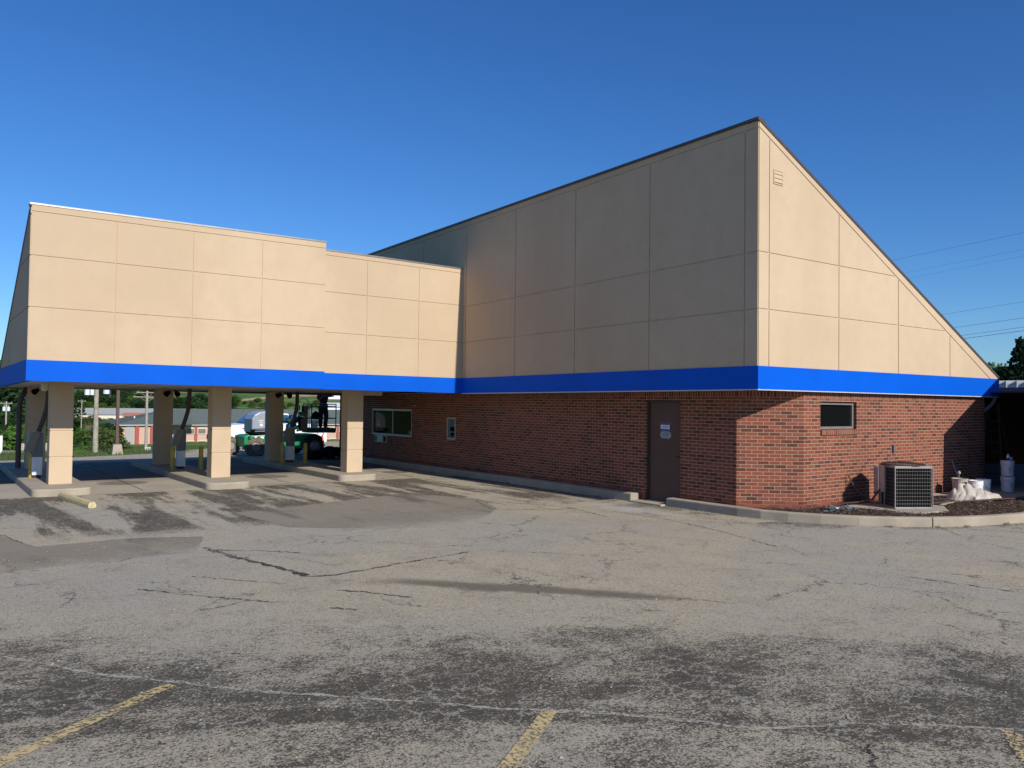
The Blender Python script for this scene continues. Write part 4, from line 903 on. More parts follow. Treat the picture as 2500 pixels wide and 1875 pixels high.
# ------------------------------------------------------------------ boom lift and painter
LF = thing('boom_lift', 'green self-propelled boom lift with grey engine hood parked behind the canopy', 'boom lift', (-.92, 22.05, 0))
def wheel(x, y, r, label=None):
    wd = .30
    b = MB(); m = Matrix.Rotation(math.radians(-90), 4, 'X'); b.lathe([(r*.55, -wd/2), (r*.9, -wd/2), (r, -wd/2+.05), (r, wd/2-.05), (r*.9, wd/2), (r*.55, wd/2)], (x, y, r), 28, m)
    for k in range(18):
        a = 2*math.pi*k/18
        for s_ in (-1, 1):
            mm = Matrix.Translation((x, y, r)) @ Matrix.Rotation(a, 4, 'Y') @ Matrix.Translation((r, s_*.075, 0)) @ Matrix.Rotation(s_*.5, 4, 'X')
            b.box(-.01, -.075, -.018, .028, .075, .018, mm)
    t = b.build('wheel', 'dusty' if x < -.5 else 'rubber', LF, weld=False)
    b = MB(); b.lathe([(0, -wd/2-.02), (r*.34, -wd/2-.02), (r*.38, -wd/2+.02), (r*.55, -wd/2+.06), (r*.56, -wd/2+.01), (r*.6, -wd/2)], (x, y, r), 20, m); b.build('rim', 'hvac', t)
for x, y, r in ((-1.18, -.42, .37), (1.05, -.75, .40), (-1.75, .9, .36), (.9, 1.0, .38)): wheel(x, y, r)
b = MB(); b.extrude([(-1.5, -.2, .36), (-1.55, -.2, .78), (-1.35, -.2, .84), (1.25, -.55, .86), (1.5, -.55, .74), (1.5, -.55, .42), (.6, -.5, .3), (-.6, -.3, .3)], (0, 1.15, 0)); b.build('chassis', 'green', LF, bevel=.02)
b = MB(); b.box(-1.66, -.55, .38, -1.5, -.35, .8); b.box(-1.42, -.5, .38, -1.26, -.2, .8); b.box(-1.5, -.3, .25, -1.3, .2, .5); b.build('axle_bracket', 'green', LF, bevel=.03)
b = MB(); b.box(-1.0, -.45, .70, -.86, -.44, .78); b.box(-.72, -.47, .72, -.64, -.46, .80); b.box(-1.25, -.52, .66, -1.14, -.5, .8); b.build('sticker', 'sign_white', LF)
hood = []
for x, z in ((-1.28, .93), (-1.28, 1.45), (-1.18, 1.62), (-1.0, 1.72), (-.7, 1.77), (-.30, 1.78), (-.30, 1.55), (-.42, 1.52), (-.52, 1.40), (-.62, 1.2), (-.66, .93)): hood.append((x, -.3, z))
b = MB(); b.extrude(hood, (0, 1.0, 0)); ho = b.build('engine_hood', 'hood', LF, bevel=.05)
b = MB(); b.lathe([(.03, 0), (.045, 0), (.045, .004), (.03, .004)], (0, 0, 0), 16, Matrix.Rotation(math.radians(90), 4, 'X')); o_ = b.build('emblem', 'yellow', ho); o_.location = (-.93, -.306, 1.52)
for zz, hw in ((1.40, .09), (1.33, .08)):
    b = MB(); b.box(-.93-hw, -.308, zz-.015, -.93+hw, -.303, zz+.015); b.build('lettering', 'sign_white', ho)
b = MB(); b.box(-.98, -.308, 1.17, -.86, -.303, 1.27); b.build('sticker', 'sign_white', ho)
b = MB(); b.box(-1.2, -.34, .86, -.1, .75, .96); b.box(-.62, -.35, .95, -.3, .7, 1.36); b.box(-1.34, -.42, .92, -1.2, -.3, 1.06); b.tube([(-1.25, -.4, 1.06), (-.7, -.4, 1.08), (-.5, -.38, 1.3)], .02, 6); b.build('turntable', 'black', LF, bevel=.02)
b = MB(); b.box(-.62, .05, 1.76, -.5, .2, 2.15); b.box(-.45, .05, 1.4, -.28, .3, 2.2); b.bar((-.4, .2, 1.5), (.5, -.1, 1.35), .10, 8); b.bar((.5, -.1, 1.35), (.72, -.4, 1.6), .09, 8); b.build('boom_arm', 'green_dk', LF)
b = MB(); b.box(.18, -.2, 1.15, .42, .2, 1.65, Matrix.Rotation(.1, 4, 'Y')); b.box(.2, -.25, 1.05, .55, .1, 1.25); b.build('side_cover', 'navy', LF, bevel=.04)
bx0, bx1, by0, by1 = .72, 1.74, -1.3, -.45
b = MB(); b.box(bx0-.05, by0, .93, bx1, by1, 1.12); b.build('basket_floor', 'green_dk', LF, bevel=.015)
b = MB()
for x, y in ((bx0, by0), (bx1, by0), (bx0, by1), (bx1, by1), (bx0+.75, by1)): b.bar((x, y, 1.0), (x, y, 2.06), .022, 6)
for z in (2.06, 1.97, 1.5, 1.07):
    b.tube([(bx0, by0, z), (bx1, by0, z), (bx1, by1, z), (bx0, by1, z), (bx0, by0, z)], .02, 6)
b.build('basket_rail', 'green_dk', LF)
b = MB(); P = [(bx0-.1, by0-.02, 1.1), (bx0-.12, by0-.02, 2.1), (bx0-.2, by0-.02, 2.24), (bx0-.36, by0-.02, 2.28), (bx0-.5, by0-.02, 2.22), (bx0-.55, by0-.02, 2.08), (bx0-.56, by0-.02, 1.7), (bx0-.47, by0-.02, 1.58), (bx0-.3, by0-.02, 1.56)]; b.tube(P, .02, 8); b.build('gate_hoop', 'green_dk', LF)
b = MB(); b.box(bx0-.40, by0+.1, 1.0, bx0-.1, by0+.4, 1.75); b.box(bx0-.3, by0+.05, 1.75, bx0-.12, by0+.3, 1.98); b.box(bx0-.54, by0+.05, 1.8, bx0-.45, by0+.15, 2.0); b.build('control_box', 'black', LF, bevel=.02)
b = MB(); b.bar((bx0-.3, by0+.4, 1.2), (-.2, -.1, .8), .07, 8); b.bar((bx0-.45, by0+.3, 1.0), (bx0-.2, by0+.5, 1.4), .05, 8); b.build('jib_arm', 'green_dk', LF)
b = MB(); b.tube([(1.28, -.6, .86), (1.3, -.6, .98), (1.5, -.6, .98), (1.52, -.6, .82)], .018, 6); b.build('step_hoop', 'green_dk', LF)
bucket(.02, 21.0, 1.05, 'white bucket on the floor of the lift basket', True, True)
b = MB(); b.lathe([(0, 0), (.2, .02), (.22, .12), (.12, .28), (0, .36)], (0, 0, 0), 7); o = b.build('tool_bag', 'black'); o.location = (.12, 21.1, 1.44); o.scale = (1, .8, 1); tag(o, 'black tool bag set on top of the bucket in the lift basket', 'bag')
# painter
def skin(name, pts, edges, radii, mat, parent=None, sub=2, root=0):
    me = bpy.data.meshes.new(name); me.from_pydata(pts, edges, []); o = bpy.data.objects.new(name, me); COL.objects.link(o)
    m = o.modifiers.new('skin', 'SKIN'); m.use_smooth_shade = True
    for i, r in enumerate(radii): v = me.skin_vertices[0].data[i]; v.radius = (r, r) if not isinstance(r, tuple) else r
    me.skin_vertices[0].data[root].use_root = True
    s = o.modifiers.new('sub', 'SUBSURF'); s.levels = sub; s.render_levels = sub; me.materials.append(M_[mat])
    if parent: o.parent = parent
    return o
PN = thing('person', 'painter in dark stained work clothes standing in the lift basket, arm raised to the canopy', 'person', (.45, 21.15, 1.05), math.radians(10))
pts = [(0, 0, .92), (0, .0, 1.1), (0, -.01, 1.28), (0, -.01, 1.44), (0, 0, 1.52), (0, -.01, 1.62), (0, -.015, 1.72),
       (-.10, 0, .86), (-.12, -.02, .48), (-.11, .02, .09), (-.12, -.12, .035),
       (.10, 0, .86), (.13, -.03, .48), (.10, .03, .09), (.13, -.10, .035),
       (-.19, 0, 1.42), (-.27, -.05, 1.16), (-.16, -.18, 1.3), (-.1, -.24, 1.42),
       (.19, 0, 1.42), (.36, -.02, 1.32), (.46, .05, 1.58), (.48, .08, 1.70)]
edges = [(0, 1), (1, 2), (2, 3), (3, 4), (4, 5), (5, 6), (0, 7), (7, 8), (8, 9), (9, 10), (0, 11), (11, 12), (12, 13), (13, 14), (3, 15), (15, 16), (16, 17), (17, 18), (3, 19), (19, 20), (20, 21), (21, 22)]
rad = [(.16, .12), (.15, .11), (.18, .12), (.15, .10), .055, .095, .085, .10, .072, .05, .042, .10, .072, .05, .042, .065, .05, .04, .032, .065, .05, .04, .032]
skin('body', pts, edges, rad, 'skin', PN)
skin('trousers', [(0, 0, 1.02), (0, 0, .92), (-.10, 0, .84), (-.125, -.02, .48), (-.11, .02, .08), (.10, 0, .84), (.135, -.03, .48), (.10, .03, .08)], [(0, 1), (1, 2), (2, 3), (3, 4), (1, 5), (5, 6), (6, 7)], [(.17, .13), (.185, .14), .125, .095, .082, .125, .095, .082], 'work', PN)
skin('shirt', [(0, 0, 1.0), (0, 0, 1.15), (0, -.01, 1.34), (0, 0, 1.46), (-.19, 0, 1.42), (-.27, -.04, 1.19), (.19, 0, 1.42), (.345, -.02, 1.33)], [(0, 1), (1, 2), (2, 3), (2, 4), (4, 5), (2, 6), (6, 7)], [(.185, .14), (.18, .135), (.205, .14), (.12, .09), .095, .075, .095, .075], 'shirt', PN)
b = MB()
for s_ in (-1, 1): b.box(s_*.12-.05, -.2, 0, s_*.12+.05, .09, .09)
b.build('boots', 'black', PN, bevel=.03)
b = MB(); b.lathe([(.10, 1.66), (.112, 1.72), (.10, 1.79), (.06, 1.83), (0, 1.84)], (0, -.01, 0), 14); b.box(-.07, -.2, 1.69, .07, -.09, 1.7); b.build('cap', 'black', PN)
# face and fingers of the painter
b = MB(); b.lathe([(0, -.12), (.012, -.115), (.016, -.09), (.02, -.07)], (0, -.0, 1.62), 8, Matrix.Rotation(math.radians(90), 4, 'X') @ Matrix.Scale(-1, 4, (0, 0, 1))); b.build('nose', 'skin', PN)
fpts, fe, fr = [], [], []
for (hx, hy, hz_, s_) in ((-.1, -.24, 1.42, 1), (.48, .08, 1.70, 1)):
    for k in range(5):
        i = len(fpts); a = (k-2)*.018; L = (.055, .075, .082, .076, .06)[k]
        base = (hx+a, hy, hz_+.01); fpts += [base, (hx+a*1.2, hy-.01, hz_+L*.6), (hx+a*1.2+(.02 if k == 0 else 0), hy-.035, hz_+L)]; fe += [(i, i+1), (i+1, i+2)]
for k in range(len(fpts)//3):
    i = 3*k; skin('finger', fpts[i:i+3], [(0, 1), (1, 2)], [.010, .009, .008], 'skin', PN, 1)
# dark heap behind the canopy
b = MB(); rr = random.Random(3)
for k in range(46):
    a = rr.uniform(0, 6.28); r = rr.uniform(0, 1)**.6; x, y = .1+1.2*r*math.cos(a)*.9, 19.5+.55*r*math.sin(a); h = (1-r)*.42+.12; s_ = rr.uniform(.12, .24)
    b.lathe([(0, -s_*.6), (s_*.8, -s_*.4), (s_, 0), (s_*.7, s_*.5), (0, s_*.6)], (x, y, h*.7), 6)
tag(b.build('debris_heap', 'black', weld=False), 'low dark heap of bagged debris in the shade beside the brick wall end', 'debris heap')
t = thing('traffic_cone', 'red-orange traffic cone on the rear lot beside the blue cars', 'cone', (4.3, 30.2, -.30)); t.scale = (1.2, 1.2, 1.2); b = MB(); b.lathe([(.14, .02), (.12, .05), (.03, .62), (0, .63)], (0, 0, 0), 16); b.build('cone_body', 'cone', t); b = MB(); b.box(-.18, -.18, 0, .18, .18, .03); b.build('cone_base', 'rubber', t)
# ------------------------------------------------------------------ white pickup behind
TK = thing('pickup_truck', 'white pickup truck with black grille parked behind the green lift, facing left', 'truck', (-.75, 30.6, -.10)); TK.scale = (1.09, 1.09, 1.09)
b = MB(); b.extrude([(0, 0, .38), (-.03, 0, .72), (.15, 0, .92), (1.25, 0, 1.02), (1.75, 0, 1.42), (2.2, 0, 1.52), (3.1, 0, 1.5), (3.3, 0, 1.02), (4.55, 0, 1.0), (4.6, 0, .45), (4.2, 0, .36), (1.4, 0, .33)], (0, 1.8, 0)); b.build('body', 'white', TK, bevel=.05)
b = MB(); b.extrude([(1.38, -.012, 1.03), (1.80, -.012, 1.38), (2.2, -.012, 1.46), (2.4, -.012, 1.46), (2.4, -.012, 1.03)], (0, .01, 0)); b.extrude([(2.48, -.012, 1.03), (2.48, -.012, 1.46), (3.05, -.012, 1.44), (3.2, -.012, 1.05)], (0, .01, 0)); b.extrude([(1.24, .1, 1.04), (1.74, .1, 1.44), (1.74, 1.7, 1.44), (1.24, 1.7, 1.04)], (-.03, 0, .03)); b.build('windows', 'screen', TK)
b = MB(); b.box(-.09, .25, .52, -.01, 1.55, .9); b.box(-.12, 0, .28, .05, 1.8, .5); b.build('grille', 'black', TK, bevel=.02)
for z in (.6, .72, .84): b = MB(); b.box(-.1, .3, z, -.085, 1.5, z+.02); b.build('grille_bar', 'alu', TK)
b = MB(); b.box(-.135, .75, .33, -.12, 1.1, .46); b.build('number_plate', 'white_box', TK)
for x in (.85, 3.6):
    for y in (.12, 1.68):
        b = MB(); b.lathe([(0, -.12), (.2, -.12), (.37, -.1), (.37, .1), (0, .12)], (x, y, .36), 20, Matrix.Rotation(math.radians(-90), 4, 'X')); wq = b.build('wheel', 'rubber', TK)
        b = MB(); b.lathe([(0, -.13), (.19, -.125), (.2, -.115)], (x, y, .36), 16, Matrix.Rotation(math.radians(-90), 4, 'X')); b.build('rim', 'alu', wq)
b = MB(); b.box(1.3, -.16, 1.0, 1.42, -.02, 1.16); b.build('mirror', 'white', TK, bevel=.02)
b = MB(); b.box(.95, -.01, .80, 1.3, -.004, .84); b.build('badge', 'ink', TK)
t = thing('sign_board', 'blank white two-panel board on a blue post beyond the pickup', 'sign', (3.45, 31.2, -.12)); t.scale = (1.1, 1.1, 1.1); b = MB(); b.box(0, 0, .12, .58, .03, .69); b.box(.60, 0, .12, 1.38, .03, .69); b.build('panel', 'white', t); b = MB(); b.box(-.02, .03, .1, 1.41, .06, .72); b.build('frame', 'alu', t); b = MB(); b.box(.98, .06, -.45, 1.06, .14, .5); b.build('post', 'bluep', t)
# parked cars, lower down
def car(x, y, z, rz, mat, label):
    t = thing('parked_car', label, 'car', (x, y, z), rz, 'cars parked below the rear lot')
    b = MB(); b.extrude([(0, 0, .3), (0, 0, .75), (.9, 0, .85), (1.5, 0, 1.28), (2.9, 0, 1.3), (3.6, 0, .92), (4.3, 0, .85), (4.35, 0, .35)], (0, 1.7, 0)); b.build('body', mat, t, bevel=.07)
    b = MB(); b.extrude([(.98, .12, .89), (1.5, .12, 1.25), (1.5, 1.58, 1.25), (.98, 1.58, .89)], (-.02, 0, .03)); b.extrude([(1.2, -.01, .9), (1.55, -.01, 1.22), (2.85, -.01, 1.23), (3.35, -.01, .92)], (0, .008, 0)); b.build('windows', 'screen', t)
    for wx in (.8, 3.45):
        for wy in (.1, 1.6): b = MB(); b.lathe([(0, -.1), (.3, -.1), (.3, .1), (0, .1)], (wx, wy, .3), 16, Matrix.Rotation(math.radians(-90), 4, 'X')); b.build('wheel', 'rubber', t)
    return t
car(4.2, 38.0, -1.75, -1.2, 'car_blue', 'dark blue parked car nearest the red cone'); car(7.3, 39.5, -1.7, -1.2, 'car_blue', 'dark blue parked car beside the brick wall end, windscreen glinting'); car(3.2, 40.0, -1.9, -1.2, 'car_red', 'maroon parked car just right of the lift wheel'); car(5.9, 41.5, -1.8, -1.2, 'car_silver', 'silver parked car between the two dark blue cars')
# ------------------------------------------------------------------ poles
U_ = lambda u, d: (u-1250)/1974*d
def pole(x, y, z0, h, r, label, arms=(), cans=(), mat='wood_pole', arm_dir=0):
    t = thing('utility_pole', label, 'utility pole', (x, y, z0), arm_dir, 'wooden utility poles'); b = MB(); b.bar((0, 0, 0), (0, 0, h), r*1.2, 10, r*.85); b.build('post', mat, t)
    for zz, w_ in arms:
        b = MB(); b.box(-w_/2, -.06, h-zz-.06, w_/2, .06, h-zz+.06)
        for s_ in (-1, 1): b.bar((0, .07, h-zz-.6), (s_*w_*.3, .07, h-zz), .025, 4); b.bar((s_*w_*.45, 0, h-zz), (s_*w_*.45, 0, h-zz+.2), .04, 6)
        b.build('crossarm', mat, t)
    for cx_, zz, rr_, hh in cans: b = MB(); b.lathe([(0, 0), (rr_, 0), (rr_, hh), (rr_*.6, hh+.06), (0, hh+.06)], (cx_, 0, h-zz), 12); b.bar((cx_, 0, h-zz+hh), (cx_, 0, h-zz+hh+.25), .03, 6); b.build('transformer', 'white_box', t)
    return t
pole(-6.75, 27.4, -.1, 3.4, .09, 'weathered wooden utility pole with grey transformers close behind the canopy', (), ((-.38, .98, .10, .30), (-.18, .98, .08, .28), (.42, .93, .14, .27)), arm_dir=-.6)
x, y = W(-45.1, 100); pole(x, y, -8.5, 12.1, .17, 'pale wooden utility pole with two crossarms behind the hotel roof', ((.55, 2.6), (1.1, 3.4)), (), arm_dir=-.63)
x, y = W(-68.7, 110); pole(x, y, -6.5, 8.2, .12, 'slim utility pole with twin transformers beside the red roof, far left', ((.25, 1.6),), ((-.3, 1.3, .2, .5), (.3, 1.3, .2, .5)), arm_dir=-.63)
x, y = W(-93, 175); pole(x, y, -9, 11.0, .11, 'thin distant utility pole in front of the long grey roof', ((.3, 1.8),), (), arm_dir=-.63)
t = thing('light_pole', 'brown steel lamp post on a concrete footing at the rear lot edge', 'lamp post', (-6.25, 25.7, -.05)); b = MB(); b.prism([(-.2, -.2), (.2, -.2), (.2, .2), (-.2, .2)], 0, .42, [(-.15, -.15), (.15, -.15), (.15, .15), (-.15, .15)]); b.build('footing', 'conc', t); b = MB(); b.box(-.055, -.055, .42, .055, .055, 3.8); b.box(-.12, -.12, .42, .12, .12, .45); b.build('post', 'brown_steel', t); b = MB(); b.box(-.3, -.12, 3.8, .3, .12, 3.95); b.build('lamp_head', 'brown_steel', t)
x, y = W(U_(364.5, 50), 50); t = thing('speed_sign', 'white 25 speed limit sign at the rear lot edge', 'sign', (x, y, -1.32), -.63); b = MB(); b.box(-.17, 0, .02, .17, .02, .56); b.build('plate', 'white', t); b = MB(); b.box(-.03, .02, -1.3, .03, .05, .56); b.build('post', 'alu', t); text('sign_text', "25", .26, (0, -.004, .22), (math.radians(90), 0, 0), 'black', t); text('sign_text', "SPEED\nLIMIT", .09, (0, -.004, .46), (math.radians(90), 0, 0), 'black', t)
x, y = W(-24.6, 38); b = MB(); a = Vector((x, y, 0)); x2, y2 = W(-19.6, 38.2); b.box(-.0, -.02, -.42, math.hypot(x2-x, y2-y), .02, -.30, Matrix.Translation(a) @ Matrix.Rotation(math.atan2(y2-y, x2-x), 4, 'Z'))
for k in range(4): b.box(k*1.5+.1, .02, -1.2, k*1.5+.2, .1, -.32, Matrix.Translation(a) @ Matrix.Rotation(math.atan2(y2-y, x2-x), 4, 'Z'))
tag(b.build('guard_rail', 'alu_lt'), 'low pale guard rail on the grass beyond the rear lot', 'guard rail')
x, y = W(-22.7, 36); b = MB(); b.box(x-.07, y-.07, -.6, x+.07, y+.07, .48); tag(b.build('marker_post', 'white'), 'white post at the far left edge under the blue band', 'post'); x, y = W(-23.2, 38.5); b = MB(); b.box(x-.2, y, -1.2, x+2.0, y+.3, .0); tag(b.build('retaining_wall', 'conc'), 'short pale concrete block wall at the far left by the bushes', 'wall')
# power lines on the right
for k, (v0, v1, r) in enumerate(((633, 566, .016), (664.5, 607, .010), (677.5, 623, .010), (767, 736, .016), (799.5, 775.6, .024), (819, 798, .024), (826.6, 807, .034))):
    u0, u1 = (2184, 2212, 2223, 2302, 2330, 2347, 2352)[k], 2500; d0 = 62.
    e0 = (986.8+.0121*(u0-1250)-v0)/1974; e1 = (986.8+.0121*(u1-1250)-v1)/1974; h = e0*d0; d1 = h/e1
    a = Vector((*W((u0-1250)/1974*d0, d0), 2.15+h)); c = Vector((*W((u1-1250)/1974*d1, d1), 2.15+h)); d = (c-a); r *= .42
    pts = [a-d*.3+d*(1.7*t_/10) for t_ in range(11)]
    b = MB(); b.tube(pts, r, 5); tag(b.build('power_line', 'black'), ['topmost faint', 'second faint', 'third faint', 'lone thin', 'upper thick', 'middle thick', 'lowest thick'][k]+' overhead power line crossing the sky at right', 'power line', 'overhead power lines')
# ------------------------------------------------------------------ hotel
HT = thing('hotel', 'long pink two-storey hotel with red pilasters and dark green-grey roof', 'building', (0, 0, 0))
def blk(b, x0, y0, x1, y1, z0, z1): b.box(x0, y0, z0, x1, y1, z1)
b = MB(); blk(b, 21.8, 179.7, 29, 194.6, -10, -3.3); blk(b, 28, 183, 95, 196, -10.4, -3.5); b.build('wall', 'pink', HT)
b = MB(); b.box(25.0, 179.6, -10, 27.8, 179.72, -3.4) if 0 else None; b.box(23.4, 179.55, -9.6, 25.1, 179.69, -3.5); b.build('recess_panel', 'grey_roof', HT)
for x in (21.8, 25.3, 28.4): b = MB(); b.box(x, 179.35, -10, x+.8, 179.68, -3.35); b.build('pilaster', 'redp', HT)
for k in range(8):
    x = 36.8+6.96*k; b = MB(); b.box(x+1.75, 182.8, -10, x+2.4, 182.98, -3.55); b.build('pilaster', 'redp', HT)
    for xx in (x, x+2.55):
        for z in (-5.45, -8.25):
            b = MB(); b.box(xx-.12, 182.85, z-.12, xx+1.75, 182.96, z+1.22); f_ = b.build('window', 'cream', HT); b = MB()
            for i in range(4):
                for j in range(3): b.box(xx+.05+i*.41, 182.80, z+.03+j*.36, xx+.41+i*.41, 182.84, z+.34+j*.36)
            b.build('pane', 'hglass', f_)
def hip(b, x0, y0, x1, y1, ze, zr, ov=.6):
    x0 -= ov; x1 += ov; y0 -= ov; y1 += ov; m = (y0+y1)/2; r = (y1-y0)/2*.9
    A, B, Cc, D = Vector((x0, y0, ze)), Vector((x1, y0, ze)), Vector((x1, y1, ze)), Vector((x0, y1, ze)); E1, F1 = Vector((x0+r, m, zr)), Vector((x1-r, m, zr))
    for f in ([A, B, F1, E1], [B, Cc, F1], [Cc, D, E1, F1], [D, A, E1], [A, D, Cc, B]): b.face(f)
b = MB(); hip(b, 28, 183, 95, 196, -3.45, .15); b.build('roof', 'hroof', HT)
b = MB(); y0, y1, x0, x1 = 179.1, 200, 21.2, 38; b.face([(x0, y0, -3.3), (x1, y0, -3.3), (x1-1, 189.5, .1), (x0+13.5, 189.5, .1)]); b.face([(x0, y0, -3.3), (x0+13.5, 189.5, .1), (x0, y1, -3.3)]); b.build('roof', 'hroof', HT)
b = MB(); b.box(28, 182.3, -3.55, 95, 182.42, -3.45); b.box(21.2, 179.0, -3.40, 29.4, 179.08, -3.28); b.box(21.0, 179.0, -3.48, 21.15, 195, -3.28); b.build('eave_board', 'white', HT)
for x, z in ((26.5, -1.9), (45, -.6), (57, -.4), (66, -.5)): b = MB(); b.bar((x, 186.5, z-.9), (x, 186.5, z+.35), .16, 8); b.build('vent_pipe', 'white', HT)
for k, (x, z) in enumerate(((54.0, -2.0), (55.3, -1.5), (56.6, -2.0))): b = MB(); b.bar((x, 184.5, z-1.2), (x, 184.5, z+.3), .22, 8); b.build('vent_pipe', 'white', HT)
def simple_house(lat, dep, wd, dp, z0, ze, zr, wall_m, roof_m, label, name='house'):
    x, y = W(lat, dep); t = thing(name, label, 'building', (x, y, z0), -.25); b = MB(); b.box(0, 0, 0, wd, dp, ze-z0); b.build('wall', wall_m, t)
    b = MB(); e, r = ze-z0, zr-z0; b.face([(-.5, -.5, e), (wd+.5, -.5, e), (wd+.5, dp/2, r), (-.5, dp/2, r)]); b.face([(-.5, dp/2, r), (wd+.5, dp/2, r), (wd+.5, dp+.5, e), (-.5, dp+.5, e)])
    b.face([(-.4, -.4, e), (-.4, dp/2, r-.05), (-.4, dp+.4, e)]); b.face([(wd+.4, -.4, e), (wd+.4, dp+.4, e), (wd+.4, dp/2, r-.05)]); b.build('roof', roof_m, t)
    for k in range(max(2, int(wd/5))): b = MB(); xx = wd*(k+.5)/max(2, int(wd/5)); b.box(xx-.6, -.06, (e)*.35, xx+.6, 0, e*.75); b.build('window', 'hglass', t)
    return t
simple_house(-163, 300, 44, 16, -9.5, -3.6, -1.2, 'cream', 'grey_roof', 'long low building with pale grey roof below the tree line', 'warehouse')
simple_house(-110, 215, 9, 8, -9, -5.6, -3.9, 'cream', 'cream', 'small cream building half hidden by bushes left of the hotel'); simple_house(-103, 196, 7, 7, -9.4, -6.0, -4.4, 'white', 'brown_roof', 'small white house with dark brown roof left of the hotel')
simple_house(-139, 290, 7, 7, -8, -3.9, -2.6, 'cream', 'rust_roof', 'distant house with orange-red roof behind the hotel'); simple_house(-90, 130, 14, 9, -8, -3.2, -1.3, 'redp', 'red_roof', 'red-roofed shed among the trees at the far left', 'shed')
simple_house(-76.5, 330, 10, 12, -4.5, .1, 1.9, 'white', 'tile', 'white gabled barn on the hillside behind the lift basket', 'barn'); simple_house(-118, 520, 18, 9, 4, 8, 10.5, 'white', 'grey_roof', 'pale farmhouse high on the green hillside')
t = thing('camper_trailer', 'long white camper trailer parked among bushes beyond the guard rail', 'trailer', (*W(-57.5, 105), -6.6), -.63); b = MB(); b.box(0, 0, .5, 4.6, 2.2, 1.35); b.build('body', 'white', t, bevel=.15); b = MB(); [b.box(.5+k*1.1, -.02, .8, 1.1+k*1.1, 0, 1.15) for k in range(4)]; b.build('windows', 'hglass', t)
b = MB(); b.bar((1, .1, .35), (1, .3, .35), .3, 12); b.bar((3, .1, .35), (3, .3, .35), .3, 12); b.build('wheels', 'rubber', t)
# ------------------------------------------------------------------ trees
def leaf_cloud(name, mat, lobes, n, size, seed, par):
    r = random.Random(seed); b = MB()
    for k in range(n):
        L = r.choice(lobes); a, c = r.uniform(0, 6.283), r.uniform(-1, 1); q = math.sqrt(1-c*c); rad_ = r.uniform(.55, 1.06)**.6 if r.random() < .8 else r.uniform(.1, .8)
        rad_ *= 1+.16*math.sin(a*5+L[0]*9)*math.cos(c*6)
        p = Vector((L[0]+L[3]*q*math.cos(a)*rad_, L[1]+L[3]*q*math.sin(a)*rad_, L[2]+L[4]*c*rad_))
        d = Vector((r.gauss(0, 1), r.gauss(0, 1), r.gauss(0, 1)+.6)).normalized(); e = d.orthogonal().normalized(); f = d.cross(e); s_ = size*r.uniform(.5, 1.3)
        b.face([p-e*s_, p-f*s_*.6, p+e*s_, p+f*s_*.6])
    return b.build(name, mat, par, weld=False)
def tree_base(mat, seed, h=1., n=4200, size=.027, kind='broad'):
    t = thing('tree', '', 'tree', (0, 0, -60)); r = random.Random(seed)
    b = MB(); b.bar((0, 0, 0), (.01, 0, .45), .028, 7, .018); tops = []
    for k in range(6): a = k*1.05+r.random(); q = (.2*math.cos(a), .2*math.sin(a), r.uniform(.5, .8)); b.bar((.01, 0, .3+.03*k), q, .013, 5, .004)
    b.build('trunk', 'bark', t)
    if kind == 'pine': lobes = [(0, 0, .2+.1*k, .30*(1-k/9)+.02, .10) for k in range(9)]+[(.16*math.cos(k), .16*math.sin(k), .3+.05*k, .1, .06) for k in range(9)]
    else: lobes = [(r.uniform(-.2, .2), r.uniform(-.2, .2), r.uniform(.42, .82), r.uniform(.13, .24), r.uniform(.11, .19)) for k in range(11)]
    leaf_cloud('crown', mat, lobes, n, size, seed, t); return t
BASES = [tree_base('leaf_a', 1), tree_base('leaf_b', 2), tree_base('leaf_c', 3), tree_base('leaf_a', 4, n=4600, size=.024), tree_base('leaf_b', 5, n=4600, size=.024)]
PINE = tree_base('pine', 9, n=5200, size=.026, kind='pine')
def ground_z(x, y): return hz(x, y)
def put(base, lat, dep, h, label, wd=1.0, group=None, sink=.3, z=None):
    x, y = W(lat, dep); zz = hz(x, y)-sink if z is None else z
    o = dup(base, (x, y, zz), random.uniform(0, 6.28), label, (h*wd, h*wd, h), group); return o
U = lambda u, d: (u-1250)/1974*d
rt = random.Random(11)
# right edge
put(PINE, U(2494, 90), 90, 9.6, 'tall dark conifer at the right edge above the porch roof', 1.1, z=-.3); put(PINE, U(2524, 84), 84, 8.4, 'dark conifer cut by the right edge of the picture', 1.3, z=-.3)
put(BASES[3], U(2424, 95), 95, 8.4, 'small round green tree just right of the roof tip', .7, z=-.3); put(BASES[0], U(2408, 99), 99, 8.9, 'green tree top peeping over the end of the sloping roof', .6, z=-.3); put(BASES[2], U(2468, 92), 92, 7.4, 'low olive tree at the foot of the dark conifer', .9, z=-.3)
